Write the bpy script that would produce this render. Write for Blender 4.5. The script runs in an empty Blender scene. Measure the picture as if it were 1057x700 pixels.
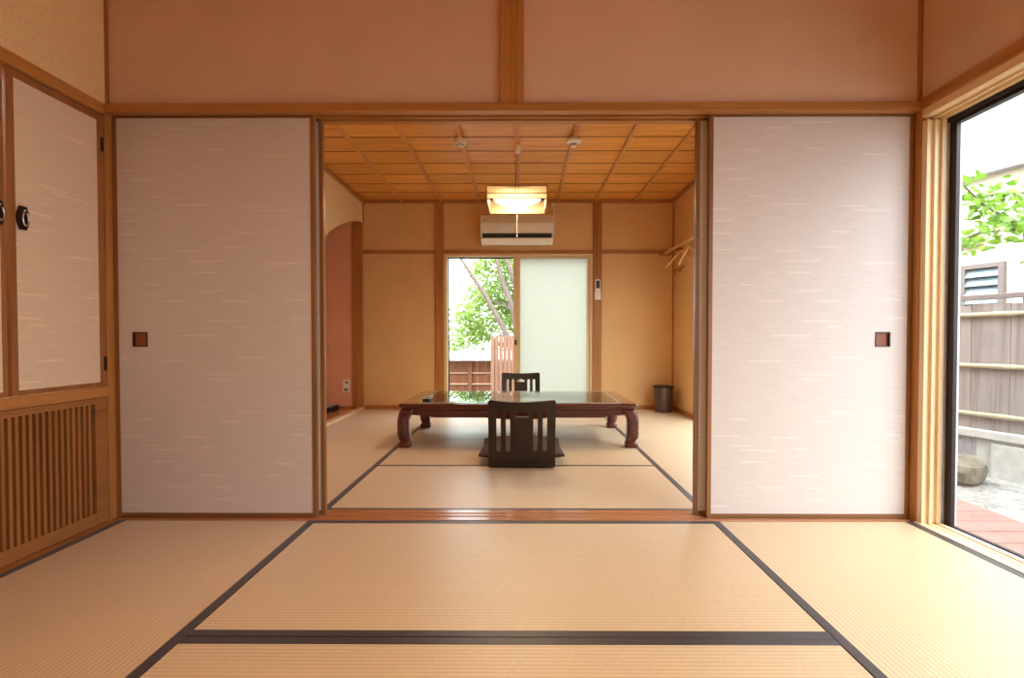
import bpy, bmesh, math, random
from mathutils import Vector, Matrix
random.seed(11)
sc = bpy.context.scene
COL = sc.collection
PI = math.pi

# ------------------------------------------------------------------ helpers
def lin(r, g, b):
    def c(v):
        v /= 255.0
        return v / 12.92 if v <= 0.04045 else ((v + 0.055) / 1.055) ** 2.4
    return (c(r), c(g), c(b), 1.0)

class N:
    """tiny node-graph builder"""
    def __init__(s, name):
        s.m = bpy.data.materials.new(name); s.m.use_nodes = True
        s.t = s.m.node_tree; s.t.nodes.clear()
        s.out = s.t.nodes.new('ShaderNodeOutputMaterial')
    def n(s, typ, **kw):
        nd = s.t.nodes.new('ShaderNode' + typ)
        for k, v in kw.items(): setattr(nd, k, v)
        return nd
    def l(s, a, b): s.t.links.new(a, b)
    def val(s, sock, v):
        if isinstance(v, bpy.types.NodeSocket): s.l(v, sock)
        else: sock.default_value = v
    def math(s, op, a, b=0.0, c=0.0):
        nd = s.n('Math', operation=op)
        s.val(nd.inputs[0], a); s.val(nd.inputs[1], b); s.val(nd.inputs[2], c)
        return nd.outputs[0]
    def coords(s, scale=(1, 1, 1), jitter=True):
        tc = s.n('TexCoord'); mp = s.n('Mapping')
        mp.inputs['Scale'].default_value = scale
        if jitter:
            oi = s.n('ObjectInfo'); add = s.n('VectorMath', operation='ADD')
            mul = s.n('VectorMath', operation='SCALE'); mul.inputs[0].default_value = (3.1, 5.7, 4.3)
            s.l(oi.outputs['Random'], mul.inputs['Scale'])
            s.l(tc.outputs['Object'], add.inputs[0]); s.l(mul.outputs[0], add.inputs[1])
            s.l(add.outputs[0], mp.inputs['Vector'])
        else:
            s.l(tc.outputs['Object'], mp.inputs['Vector'])
        return mp.outputs[0]
    def noise(s, vec, scale=5, detail=3, rough=0.5, dist=0.0):
        nd = s.n('TexNoise'); nd.inputs['Scale'].default_value = scale
        nd.inputs['Detail'].default_value = detail; nd.inputs['Roughness'].default_value = rough
        nd.inputs['Distortion'].default_value = dist
        s.l(vec, nd.inputs['Vector']); return nd.outputs['Fac']
    def ramp(s, fac, stops):
        nd = s.n('ValToRGB'); e = nd.color_ramp.elements
        while len(e) < len(stops): e.new(0.5)
        for el, (p, c) in zip(e, stops): el.position = p; el.color = c
        s.l(fac, nd.inputs[0]); return nd.outputs[0]
    def mix(s, fac, a, b, mode='MIX'):
        nd = s.n('Mix', data_type='RGBA', blend_type=mode)
        s.val(nd.inputs[0], fac); s.val(nd.inputs[6], a); s.val(nd.inputs[7], b)
        return nd.outputs[2]
    def bump(s, h, strength=0.2, dist=0.002):
        nd = s.n('Bump'); nd.inputs['Strength'].default_value = strength
        nd.inputs['Distance'].default_value = dist
        s.l(h, nd.inputs['Height']); return nd.outputs[0]
    def princ(s, color, rough=0.5, spec=0.5, metal=0.0, coat=0.0, normal=None, **kw):
        p = s.n('BsdfPrincipled')
        s.val(p.inputs['Base Color'], color); s.val(p.inputs['Roughness'], rough)
        p.inputs['Specular IOR Level'].default_value = spec; p.inputs['Metallic'].default_value = metal
        p.inputs['Coat Weight'].default_value = coat; p.inputs['Coat Roughness'].default_value = 0.06
        for k, v in kw.items(): s.val(p.inputs[k], v)
        if normal is not None: s.l(normal, p.inputs['Normal'])
        s.l(p.outputs[0], s.out.inputs[0]); return p

def plain(name, rgb, rough=0.5, spec=0.5, metal=0.0, coat=0.0, var=0.06, scale=30):
    k = N(name); v = k.coords((1, 1, 1)); f = k.noise(v, scale, 3)
    c = lin(*rgb); d = tuple(x * (1 - 2 * var) for x in c[:3]) + (1,); u = tuple(min(1, x * (1 + 2 * var)) for x in c[:3]) + (1,)
    k.princ(k.ramp(f, [(0.3, d), (0.7, u)]), rough, spec, metal, coat)
    return k.m

def wood(name, rgb, axis, dark=0.72, rough=0.42, spec=0.4, coat=0.0, fine=26, bandscale=9):
    """grain runs along axis"""
    k = N(name)
    sc_ = [fine, fine, fine]; sc_['XYZ'.index(axis)] = 0.9
    sb = [bandscale, bandscale, bandscale]; sb['XYZ'.index(axis)] = 0.45
    f1 = k.noise(k.coords(tuple(sc_)), 3.0, 5, 0.6)
    f2 = k.noise(k.coords(tuple(sb)), 2.0, 3, 0.5, 0.6)
    f = k.math('MULTIPLY_ADD', f1, 0.45, k.math('MULTIPLY', f2, 0.55))
    c = lin(*rgb)
    d = (c[0] * dark * 0.95, c[1] * dark * 0.86, c[2] * dark * 0.8, 1); u = (min(1, c[0] * 1.18), min(1, c[1] * 1.18), min(1, c[2] * 1.2), 1)
    col = k.ramp(f, [(0.33, d), (0.5, c), (0.68, u)])
    oi = k.n('ObjectInfo'); hv = k.n('HueSaturation')
    k.l(k.math('MULTIPLY_ADD', oi.outputs['Random'], 0.16, 0.92), hv.inputs['Value']); k.l(col, hv.inputs['Color'])
    k.princ(hv.outputs[0], rough, spec, 0, coat, k.bump(f1, 0.12, 0.001))
    return k.m

def plaster(name, rgb, rough=0.85):
    k = N(name); v = k.coords((1, 1, 1), False)
    f = k.noise(v, 160, 4, 0.6); g = k.noise(v, 3, 2)
    c = lin(*rgb)
    a = tuple(x * 0.88 for x in c[:3]) + (1,); b = tuple(min(1, x * 1.08) for x in c[:3]) + (1,)
    col = k.ramp(k.math('MULTIPLY_ADD', f, 0.75, k.math('MULTIPLY', g, 0.25)), [(0.35, a), (0.62, b)])
    k.princ(col, rough, 0.15, 0, 0, k.bump(f, 0.35, 0.002))
    return k.m

def fusuma_paper(name, rgb, axis, streak=0.17):
    """woven sliding-door paper: fine horizontal fibres and scattered short pale threads"""
    k = N(name); v = k.coords((1, 1, 1), False)
    sep = k.n('SeparateXYZ'); k.l(v, sep.inputs[0])
    u = sep.outputs['XYZ'.index(axis)]; w = sep.outputs[2]
    fs = [0.0, 0.0, 260.0]; fs['XYZ'.index(axis)] = 9.0
    tc = k.n('TexCoord'); mp = k.n('Mapping'); mp.inputs['Scale'].default_value = fs; k.l(tc.outputs['Object'], mp.inputs['Vector'])
    fib = k.noise(mp.outputs[0], 1.0, 2)
    tot = None
    for i, (cw, rh, thr) in enumerate(((0.27, 0.060, 0.60), (0.36, 0.085, 0.62))):
        vv = k.math('DIVIDE', k.math('ADD', w, 3.017 * (i + 1)), rh)
        row = k.math('FLOOR', vv)
        wn = k.n('TexWhiteNoise', noise_dimensions='1D'); k.l(k.math('ADD', row, 0.31 + 17 * i), wn.inputs['W'])
        uu = k.math('ADD', k.math('DIVIDE', k.math('ADD', u, 9.0), cw), k.math('MULTIPLY', wn.outputs['Value'], 7.3))
        colm = k.math('FLOOR', uu)
        cv = k.n('CombineXYZ'); k.l(colm, cv.inputs[0]); k.l(row, cv.inputs[1]); cv.inputs[2].default_value = i * 5.0
        wn2 = k.n('TexWhiteNoise', noise_dimensions='3D'); k.l(cv.outputs[0], wn2.inputs['Vector'])
        sp = k.n('SeparateColor'); k.l(wn2.outputs['Color'], sp.inputs[0])
        on = k.math('GREATER_THAN', sp.outputs[0], thr)
        fu = k.math('FRACT', uu); fv = k.math('FRACT', vv)
        # lengthwise soft window, widths differ per thread
        half = k.math('MULTIPLY_ADD', sp.outputs[1], 0.16, 0.14)
        du = k.math('ABSOLUTE', k.math('SUBTRACT', fu, 0.5))
        win = k.math('SMOOTH_MIN', k.math('MULTIPLY', k.math('MAXIMUM', k.math('SUBTRACT', half, du), 0.0), 14.0), 1.0, 0.1)
        cen = k.math('MULTIPLY_ADD', sp.outputs[2], 0.6, 0.2)
        dv = k.math('MULTIPLY', k.math('ABSOLUTE', k.math('SUBTRACT', fv, cen)), rh)
        line = k.math('MAXIMUM', k.math('SUBTRACT', 1.0, k.math('DIVIDE', dv, 0.0056)), 0.0)
        s_ = k.math('MULTIPLY', on, k.math('MULTIPLY', win, line))
        tot = s_ if tot is None else k.math('MAXIMUM', tot, s_)
    c = lin(*rgb)
    base = k.ramp(fib, [(0.3, tuple(x * 0.93 for x in c[:3]) + (1,)), (0.7, tuple(min(1, x * 1.04) for x in c[:3]) + (1,))])
    hi = tuple(min(0.96, x * (1 + streak) + 0.03) for x in c[:3]) + (1,)
    col = k.mix(tot, base, hi)
    k.princ(col, 0.7, 0.2, 0, 0, k.bump(fib, 0.1, 0.0006))
    return k.m

def tatami(name, rgb, rib_axis):
    """woven rush: ribs repeat along rib_axis"""
    k = N(name); v = k.coords((1, 1, 1), False); sep = k.n('SeparateXYZ'); k.l(v, sep.inputs[0])
    r = sep.outputs['XYZ'.index(rib_axis)]; o = sep.outputs[1 - 'XYZ'.index(rib_axis)]
    ph = k.math('MULTIPLY', r, 2 * PI / 0.0152)
    rib = k.math('MULTIPLY_ADD', k.math('SINE', ph), 0.5, 0.5)
    rib = k.math('POWER', rib, 0.6)
    fs = [420.0, 420.0, 1.0]; fs['XYZ'.index(rib_axis)] = 30.0
    tc = k.n('TexCoord'); mp = k.n('Mapping'); mp.inputs['Scale'].default_value = fs; k.l(tc.outputs['Object'], mp.inputs['Vector'])
    straw = k.noise(mp.outputs[0], 1.0, 3)
    big = k.noise(k.coords((1, 1, 1)), 2.2, 2)
    c = lin(*rgb)
    base = k.ramp(straw, [(0.3, (c[0] * 0.9, c[1] * 0.87, c[2] * 0.8, 1)), (0.7, (c[0] * 1.06, c[1] * 1.06, c[2] * 1.08, 1))])
    base = k.mix(k.math('MULTIPLY', big, 0.3), base, (c[0] * 0.94, c[1] * 0.86, c[2] * 0.7, 1))
    dk = k.mix(1.0, base, (0.80, 0.74, 0.66, 1), 'MULTIPLY')
    col = k.mix(rib, dk, base)
    p_ = k.princ(col, 0.42, 0.8, 0, 0.22, k.bump(rib, 0.4, 0.0014), **{'Sheen Weight': 0.3, 'Sheen Roughness': 0.4}); p_.inputs['Coat Roughness'].default_value = 0.36
    return k.m

def glass_mat(name, tint=(0.97, 0.985, 0.98, 1), refl=1.0, ior=1.45):
    k = N(name)
    tr = k.n('BsdfTransparent'); tr.inputs[0].default_value = tint
    gl = k.n('BsdfGlossy'); gl.inputs['Roughness'].default_value = 0.01
    fr = k.n('Fresnel'); fr.inputs[0].default_value = ior
    ge = k.n('NewGeometry'); front = k.math('SUBTRACT', 1.0, ge.outputs['Backfacing'])
    mx = k.n('MixShader'); k.l(k.math('MULTIPLY', k.math('MULTIPLY', fr.outputs[0], refl), front), mx.inputs[0])
    k.l(tr.outputs[0], mx.inputs[1]); k.l(gl.outputs[0], mx.inputs[2]); k.l(mx.outputs[0], k.out.inputs[0])
    return k.m

def translucent(name, rgb, trans=0.6, gloss=0.05):
    k = N(name); v = k.coords((1, 1, 1), False); f = k.noise(v, 40, 3)
    c = lin(*rgb); col = k.ramp(f, [(0.3, tuple(x * 0.96 for x in c[:3]) + (1,)), (0.7, c)])
    t = k.n('BsdfTranslucent'); d = k.n('BsdfDiffuse'); k.l(col, t.inputs[0]); k.l(col, d.inputs[0])
    mx = k.n('MixShader'); mx.inputs[0].default_value = trans; k.l(d.outputs[0], mx.inputs[1]); k.l(t.outputs[0], mx.inputs[2])
    g = k.n('BsdfGlossy'); g.inputs['Roughness'].default_value = 0.25
    m2 = k.n('MixShader'); m2.inputs[0].default_value = gloss; k.l(mx.outputs[0], m2.inputs[1]); k.l(g.outputs[0], m2.inputs[2])
    k.l(m2.outputs[0], k.out.inputs[0]); return k.m

def emit(name, rgb, strength):
    k = N(name); e = k.n('Emission'); e.inputs[0].default_value = rgb; e.inputs[1].default_value = strength
    k.l(e.outputs[0], k.out.inputs[0]); return k.m

def leaf_mat(name, c1, c2):
    k = N(name); v = k.coords((1, 1, 1), False); f = k.noise(v, 6, 3)
    col = k.ramp(f, [(0.3, lin(*c1)), (0.7, lin(*c2))])
    d = k.n('BsdfPrincipled'); k.l(col, d.inputs['Base Color']); d.inputs['Roughness'].default_value = 0.45
    t = k.n('BsdfTranslucent'); k.l(col, t.inputs[0])
    mx = k.n('MixShader'); mx.inputs[0].default_value = 0.45
    k.l(d.outputs[0], mx.inputs[1]); k.l(t.outputs[0], mx.inputs[2]); k.l(mx.outputs[0], k.out.inputs[0]); return k.m

# ------------------------------------------------------------------ mesh builder
class MB:
    def __init__(s): s.v = []; s.f = []
    def add(s, vs, fs):
        o = len(s.v); s.v += [tuple(p) for p in vs]; s.f += [tuple(i + o for i in f) for f in fs]; return s
    def box(s, x0, x1, y0, y1, z0, z1):
        return s.add([(x0, y0, z0), (x1, y0, z0), (x1, y1, z0), (x0, y1, z0), (x0, y0, z1), (x1, y0, z1), (x1, y1, z1), (x0, y1, z1)],
                     [(0, 3, 2, 1), (4, 5, 6, 7), (0, 1, 5, 4), (1, 2, 6, 5), (2, 3, 7, 6), (3, 0, 4, 7)])
    def obox(s, c, ax, ay, az, hx, hy, hz):
        c = Vector(c); ax = Vector(ax).normalized(); ay = Vector(ay).normalized(); az = Vector(az).normalized()
        vs = [c + ax * (hx * i) + ay * (hy * j) + az * (hz * k) for k in (-1, 1) for (i, j) in ((-1, -1), (1, -1), (1, 1), (-1, 1))]
        return s.add(vs, [(0, 3, 2, 1), (4, 5, 6, 7), (0, 1, 5, 4), (1, 2, 6, 5), (2, 3, 7, 6), (3, 0, 4, 7)])
    def prism(s, pts, lo, hi, axis='Y'):
        """polygon pts (a,b) extruded along axis from lo to hi"""
        def P(a, b, t):
            return {'Y': (a, t, b), 'X': (t, a, b), 'Z': (a, b, t)}[axis]
        n = len(pts)
        vs = [P(a, b, lo) for a, b in pts] + [P(a, b, hi) for a, b in pts]
        fs = [tuple(range(n)), tuple(range(2 * n - 1, n - 1, -1))] + [(i, i + n, (i + 1) % n + n, (i + 1) % n) for i in range(n)]
        return s.add(vs, fs)
    def rings(s, rings, cap=True):
        n = len(rings[0]); vs = [p for r in rings for p in r]; fs = []
        for i in range(len(rings) - 1):
            for j in range(n):
                a = i * n + j; b = i * n + (j + 1) % n
                fs.append((a, b, b + n, a + n))
        if cap:
            fs.append(tuple(range(n - 1, -1, -1))); fs.append(tuple(range((len(rings) - 1) * n, len(rings) * n)))
        return s.add(vs, fs)
    def lathe(s, prof, c=(0, 0, 0), n=28, cap=True):
        return s.rings([[(c[0] + r * math.cos(2 * PI * j / n), c[1] + r * math.sin(2 * PI * j / n), c[2] + z) for j in range(n)] for r, z in prof], cap)
    def tube(s, pts, r, n=8, cap=True):
        pts = [Vector(p) for p in pts]; rr = r if isinstance(r, (list, tuple)) else [r] * len(pts)
        rings = []; up = None
        for i, p in enumerate(pts):
            t = (pts[min(i + 1, len(pts) - 1)] - pts[max(i - 1, 0)]).normalized()
            if up is None:
                up = Vector((0, 0, 1)) if abs(t.z) < 0.9 else Vector((1, 0, 0))
            a = t.cross(up).normalized(); b = a.cross(t).normalized(); up = b
            rings.append([p + (a * math.cos(2 * PI * j / n) + b * math.sin(2 * PI * j / n)) * rr[i] for j in range(n)])
        return s.rings(rings, cap)
    def mesh(s, name, off=(0, 0, 0), angle=38):
        me = bpy.data.meshes.new(name)
        me.from_pydata([(x - off[0], y - off[1], z - off[2]) for x, y, z in s.v], [], s.f)
        bm = bmesh.new(); bm.from_mesh(me)
        bmesh.ops.recalc_face_normals(bm, faces=bm.faces)
        for e in bm.edges:
            if len(e.link_faces) == 2 and e.calc_face_angle(0) > math.radians(angle): e.smooth = False
        for f in bm.faces: f.smooth = True
        bm.to_mesh(me); bm.free(); return me
    def build(s, name, mat, parent=None, bevel=0.0, seg=2, angle=38):
        off = tuple(parent_loc(parent)) if parent else (0, 0, 0)
        ob = bpy.data.objects.new(name, s.mesh(name, off, angle)); COL.objects.link(ob)
        ob.data.materials.append(mat)
        if parent: ob.parent = parent
        if bevel:
            b = ob.modifiers.new('bevel', 'BEVEL'); b.width = bevel; b.segments = seg; b.limit_method = 'ANGLE'; b.angle_limit = math.radians(40)
            b.harden_normals = False
        return ob
def parent_loc(p):
    v = Vector((0, 0, 0))
    while p: v = v + p.location; p = p.parent
    return v
def BOX(*a): return MB().box(*a)
def tag(o, label=None, cat=None, group=None, kind=None):
    if label: o['label'] = label
    if cat: o['category'] = cat
    if group: o['group'] = group
    if kind: o['kind'] = kind
    return o
def empty(name, loc, label=None, cat=None, group=None, kind=None):
    o = bpy.data.objects.new(name, None); o.empty_display_size = 0.1; COL.objects.link(o); o.location = loc
    return tag(o, label, cat, group, kind)
def struct(o, label=None): return tag(o, label, None, None, 'structure')
def copy_tree(o, parent=None):
    c = o.copy(); COL.objects.link(c)
    if parent: c.parent = parent
    for ch in list(o.children): copy_tree(ch, c)
    return c

def sheet(w, h, sdf, res, mapf, thick):
    """plate w x h with holes where sdf>0; mapf(u,v) -> (point, normal)"""
    nx, ny = round(w / res), round(h / res)
    U = lambda i: -w / 2 + w * i / nx
    V = lambda j: h * j / ny
    keep = {(i, j) for i in range(nx) for j in range(ny) if sdf((U(i) + U(i + 1)) / 2, (V(j) + V(j + 1)) / 2) < 0}
    idx = {}; vs = []; fs = []
    def border(i, j): return not all((a, b) in keep for a in (i - 1, i) for b in (j - 1, j))
    def vid(i, j):
        if (i, j) not in idx:
            u, v = U(i), V(j)
            if border(i, j):
                for _ in range(3):
                    d = sdf(u, v); e = 1e-4
                    gx = (sdf(u + e, v) - d) / e; gy = (sdf(u, v + e) - d) / e; L = gx * gx + gy * gy
                    if L > 1e-6:
                        u -= max(-res, min(res, d * gx / L)); v -= max(-res, min(res, d * gy / L))
            idx[(i, j)] = len(vs); vs.append(mapf(u, v))
        return idx[(i, j)]
    for (i, j) in sorted(keep): fs.append((vid(i, j), vid(i + 1, j), vid(i + 1, j + 1), vid(i, j + 1)))
    n = len(vs)
    allv = [p for p, _ in vs] + [p + nn * thick for p, nn in vs]
    out = list(fs) + [tuple(x + n for x in reversed(f)) for f in fs]
    for (i, j) in keep:
        for (da, db, e0, e1) in ((-1, 0, (i, j + 1), (i, j)), (1, 0, (i + 1, j), (i + 1, j + 1)), (0, -1, (i, j), (i + 1, j)), (0, 1, (i + 1, j + 1), (i, j + 1))):
            if (i + da, j + db) not in keep:
                a, b = idx[e0], idx[e1]; out.append((b, a, a + n, b + n))
    m = MB(); m.add(allv, out); return m
def sd_rr(u, v, cx, cy, hx, hy, r):
    dx, dy = abs(u - cx) - hx + r, abs(v - cy) - hy + r
    return math.hypot(max(dx, 0), max(dy, 0)) + min(max(dx, dy), 0) - r

# ------------------------------------------------------------------ materials
W_FRAME = (174, 120, 64)
wX, wY, wZ = (wood('frame_wood_' + a, W_FRAME, a) for a in 'XYZ')
dX, dY, dZ = (wood('door_frame_wood_' + a, (134, 92, 54), a, rough=0.35) for a in 'XYZ')
sX, sY, sZ = (wood('pale_wood_' + a, (226, 202, 162), a, dark=0.96) for a in 'XYZ')
hX, hY, hZ = (wood('cabinet_wood_' + a, (174, 120, 66), a) for a in 'XYZ')
rX, rZ = wood('pillar_wood_X', (170, 118, 66), 'X'), wood('pillar_wood_Z', (170, 118, 66), 'Z')
M_alcove_wood = wood('alcove_floor_wood', (190, 128, 66), 'Y', rough=0.25, coat=0.3)
M_threshold = wood('threshold_wood', (176, 118, 78), 'X', rough=0.25, coat=0.2)
M_wall = plaster('brown_plaster', (214, 185, 163))
M_wall_far = plaster('ochre_plaster', (224, 186, 134))
M_wall_cream = plaster('cream_plaster', (232, 204, 158))
M_pink = plaster('red_clay_plaster', (232, 178, 148))
M_ext = plaster('outside_render', (210, 205, 195))
M_paperX = fusuma_paper('woven_door_paper_X', (208, 200, 197), 'X', 0.10)
M_paperY = fusuma_paper('woven_door_paper_Y', (224, 204, 184), 'Y', 0.12)
M_matX = tatami('rush_mat_lengthwise_X', (218, 192, 153), 'Y')
M_matY = tatami('rush_mat_lengthwise_Y', (218, 192, 153), 'X')
M_border = plain('dark_cloth_border', (46, 36, 37), 0.42, 0.8)
_pb = [n_ for n_ in M_border.node_tree.nodes if n_.type == 'BSDF_PRINCIPLED'][0]; _pb.inputs['Sheen Weight'].default_value = 0.25; _pb.inputs['Sheen Roughness'].default_value = 0.35; _pb.inputs['Sheen Tint'].default_value = (0.8, 0.82, 1, 1)
M_lacq = wood('red_brown_lacquer', (88, 34, 26), 'X', dark=0.6, rough=0.16, coat=0.7)
M_lacqTop = wood('red_brown_lacquer_top', (84, 36, 28), 'X', dark=0.7, rough=0.12, coat=0.8)
M_chair = plain('dark_brown_bent_plywood', (48, 36, 30), 0.4, 0.4)
M_cushion = plain('dark_brown_cushion_cloth', (78, 62, 52), 0.75, 0.3, scale=120)
M_white = plain('white_plastic', (232, 226, 216), 0.4, 0.4, var=0.02)
M_ivory = plain('ivory_plastic', (240, 232, 220), 0.4, 0.4, var=0.02)
M_black = plain('black_plastic', (20, 18, 20), 0.3, 0.5)
M_grey = plain('grey_plastic', (120, 118, 112), 0.4)
M_lcd = plain('dark_screen', (70, 74, 62), 0.2)
M_silver = plain('silver_metal', (200, 200, 200), 0.25, 0.5, 1.0, var=0.02)
M_iron = plain('dark_bronze_iron', (46, 34, 30), 0.4, 0.5, 0.5)
M_alu = plain('bronze_aluminium', (46, 38, 38), 0.35, 0.5, 0.4)
M_alupale = plain('pale_aluminium', (196, 190, 192), 0.35, 0.5, 0.3)
M_bin = plain('brown_metallic_bin', (98, 82, 74), 0.32, 0.5, 0.55)
M_cord = plain('brown_cord', (96, 70, 44), 0.6)
M_shade = translucent('lamp_paper', (212, 192, 156), 0.45, 0.0)
M_lampwood = wood('lamp_wood', (150, 104, 58), 'X')
LAMP_C = (1.0, 0.76, 0.46, 1)
M_diff = emit('lit_diffuser', LAMP_C, 46.0); M_diff_fill = emit('fill_diffuser_front', (1.0, 0.75, 0.48, 1), 46.0)
M_glass = glass_mat('window_glass')
M_tableglass = glass_mat('table_glass', (0.93, 0.97, 0.95, 1), 1.0, 2.1)
M_glassedge = plain('pale_glass_edge', (206, 216, 208), 0.2, 0.6)
M_frost = translucent('frosted_pane', (204, 206, 196), 0.75, 0.03)
M_bamboo = wood('pale_bamboo', (172, 160, 132), 'Y', dark=0.88)
M_bambooX = wood('pale_bamboo_X', (160, 136, 100), 'X', dark=0.88)
M_boards = wood('weathered_grey_boards', (140, 130, 127), 'Z', dark=0.75, fine=18)
M_boards_br = wood('brown_fence_boards', (112, 70, 50), 'Z', dark=0.78)
M_slat = wood('pink_brown_slats', (172, 138, 124), 'Z', dark=0.86)
M_deck = wood('red_brown_deck', (126, 90, 80), 'X', dark=0.86, rough=0.6)
M_conc = plain('pale_concrete', (180, 178, 172), 0.85, 0.2, var=0.05, scale=14)
M_house = plain('cream_house_render', (206, 200, 184), 0.85, 0.2, var=0.02, scale=60)
M_fascia = plain('grey_fascia', (152, 149, 152), 0.6)
M_frame_grey = plain('taupe_window_frame', (116, 104, 100), 0.5)
M_louver = plain('blue_grey_louver_glass', (112, 130, 142), 0.2)
M_bark = plain('grey_bark', (108, 96, 88), 0.85, 0.2, var=0.15)
M_stone = plain('tan_stone', (106, 96, 82), 0.8, 0.2, var=0.2, scale=12)
M_coping = plain('pale_coping', (160, 160, 162), 0.7)
M_leafA = leaf_mat('bright_leaf', (72, 122, 24), (146, 180, 66))
M_leafB = leaf_mat('yellow_green_leaf', (112, 148, 64), (172, 190, 108))
def gravel():
    k = N('pale_gravel'); v = k.coords((1, 1, 1), False)
    vo = k.n('TexVoronoi'); vo.inputs['Scale'].default_value = 34; k.l(v, vo.inputs['Vector'])
    f = k.noise(v, 3, 3)
    col = k.mix(0.6, k.ramp(vo.outputs['Color'], [(0.2, lin(104, 98, 90)), (0.8, lin(160, 157, 152))]), k.ramp(f, [(0.3, lin(112, 106, 99)), (0.7, lin(158, 154, 149))]))
    k.princ(col, 0.9, 0.2, 0, 0, k.bump(vo.outputs['Distance'], 0.8, 0.02)); return k.m
M_gravel = gravel()
def ceilboards():
    k = N('golden_cedar_boards'); v = k.coords((1, 1, 1), False); sep = k.n('SeparateXYZ'); k.l(v, sep.inputs[0])
    bi = k.math('FLOOR', k.math('DIVIDE', k.math('SUBTRACT', sep.outputs[1], 2.55), 0.305))
    bj = k.math('FLOOR', k.math('DIVIDE', k.math('ADD', sep.outputs[0], 4.4), 0.44))
    cb = k.n('CombineXYZ'); k.l(bi, cb.inputs[0]); k.l(bj, cb.inputs[1])
    wn = k.n('TexWhiteNoise', noise_dimensions='3D'); k.l(cb.outputs[0], wn.inputs['Vector'])
    sh = k.n('VectorMath', operation='MULTIPLY'); k.l(wn.outputs['Color'], sh.inputs[0]); sh.inputs[1].default_value = (7, 7, 7)
    ad = k.n('VectorMath', operation='ADD'); k.l(v, ad.inputs[0]); k.l(sh.outputs[0], ad.inputs[1])
    mp = k.n('Mapping'); mp.inputs['Scale'].default_value = (1.1, 16, 1); k.l(ad.outputs[0], mp.inputs['Vector'])
    f = k.noise(mp.outputs[0], 1.6, 6, 0.62, 0.9)
    col = k.ramp(f, [(0.30, lin(206, 138, 62)), (0.5, lin(226, 162, 82)), (0.70, lin(236, 180, 100))])
    hv = k.n('HueSaturation'); k.l(k.math('MULTIPLY_ADD', wn.outputs['Value'], 0.18, 0.90), hv.inputs['Value']); k.l(col, hv.inputs['Color'])
    k.princ(hv.outputs[0], 0.4, 0.35, 0, 0, k.bump(f, 0.06, 0.001)); return k.m
M_ceil = ceilboards()

# ------------------------------------------------------------------ dimensions
XL, XR = -1.790, 1.775           # front room side wall faces
FL, FR = -1.770, 1.765           # far room side wall faces
YB = 5.93                        # far wall face
YC = -1.30                       # wall behind the camera
ZF, ZC = 2.50, 2.38              # ceilings: front, far

# ------------------------------------------------------------------ setting
struct(BOX(-1.9, 1.9, YC - 0.1, 6.06, -0.12, -0.035).build('floor', wood('subfloor_wood', (206, 170, 120), 'Y')))
struct(BOX(-12, 16, -8, 24, -0.50, -0.30).build('ground', M_gravel), 'pale gravel ground of the garden')
struct(BOX(-1.92, 1.92, YC - 0.1, 2.36, ZF, ZF + 0.08).build('ceiling', M_ceil))
struct(BOX(-1.92, 1.92, YC - 0.1, YC, -0.035, ZF).build('wall_back', M_wall))

# wall between the rooms, above the lintel
pw = BOX(-1.80, 1.80, 2.300, 2.40, 1.834, ZF).build('wall_middle', M_wall); struct(pw)
BOX(-0.056, 0.046, 2.278, 2.301, 1.8355, ZF).build('strut', rZ, pw, 0.002)
# corner posts
struct(BOX(XL - 0.04, XL + 0.010, 2.287, 2.40, 1.836, ZF).build('trim_1', rZ, None, 0.002))
struct(BOX(XR - 0.011, XR + 0.05, 2.288, 2.40, 1.836, ZF).build('trim_2', rZ, None, 0.002))
struct(BOX(XL - 0.11, XL, 2.281, 2.42, -0.035, 1.834).build('pillar_left', wZ, None, 0.002))
struct(BOX(XR - 0.003, XR + 0.11, 2.283, 2.42, -0.035, 1.834).build('pillar_right', wZ, None, 0.002))
# lintel with two grooves (kamoi) and sill with grooves (shikii)
kam = MB()
prof = [(2.272, 1.799), (2.272, 1.834), (2.42, 1.834), (2.42, 1.799), (2.384, 1.799), (2.384, 1.815), (2.356, 1.815), (2.356, 1.799), (2.345, 1.799), (2.345, 1.815), (2.317, 1.815), (2.317, 1.799)]
kam.prism(prof, XL + 0.0, XR - 0.003, 'X')
struct(kam.build('beam_lintel', wX, None, 0.0015))
shp = [(2.290, -0.03), (2.290, 0.004), (2.317, 0.004), (2.317, 0.001), (2.345, 0.001), (2.345, 0.004), (2.356, 0.004), (2.356, 0.001), (2.384, 0.001), (2.384, 0.004), (2.428, 0.004), (2.428, -0.03)]
struct(MB().prism(shp, XL, XR - 0.003, 'X').build('trim_threshold', M_threshold, None, 0.001), 'polished wooden door track between the two rooms')

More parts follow.
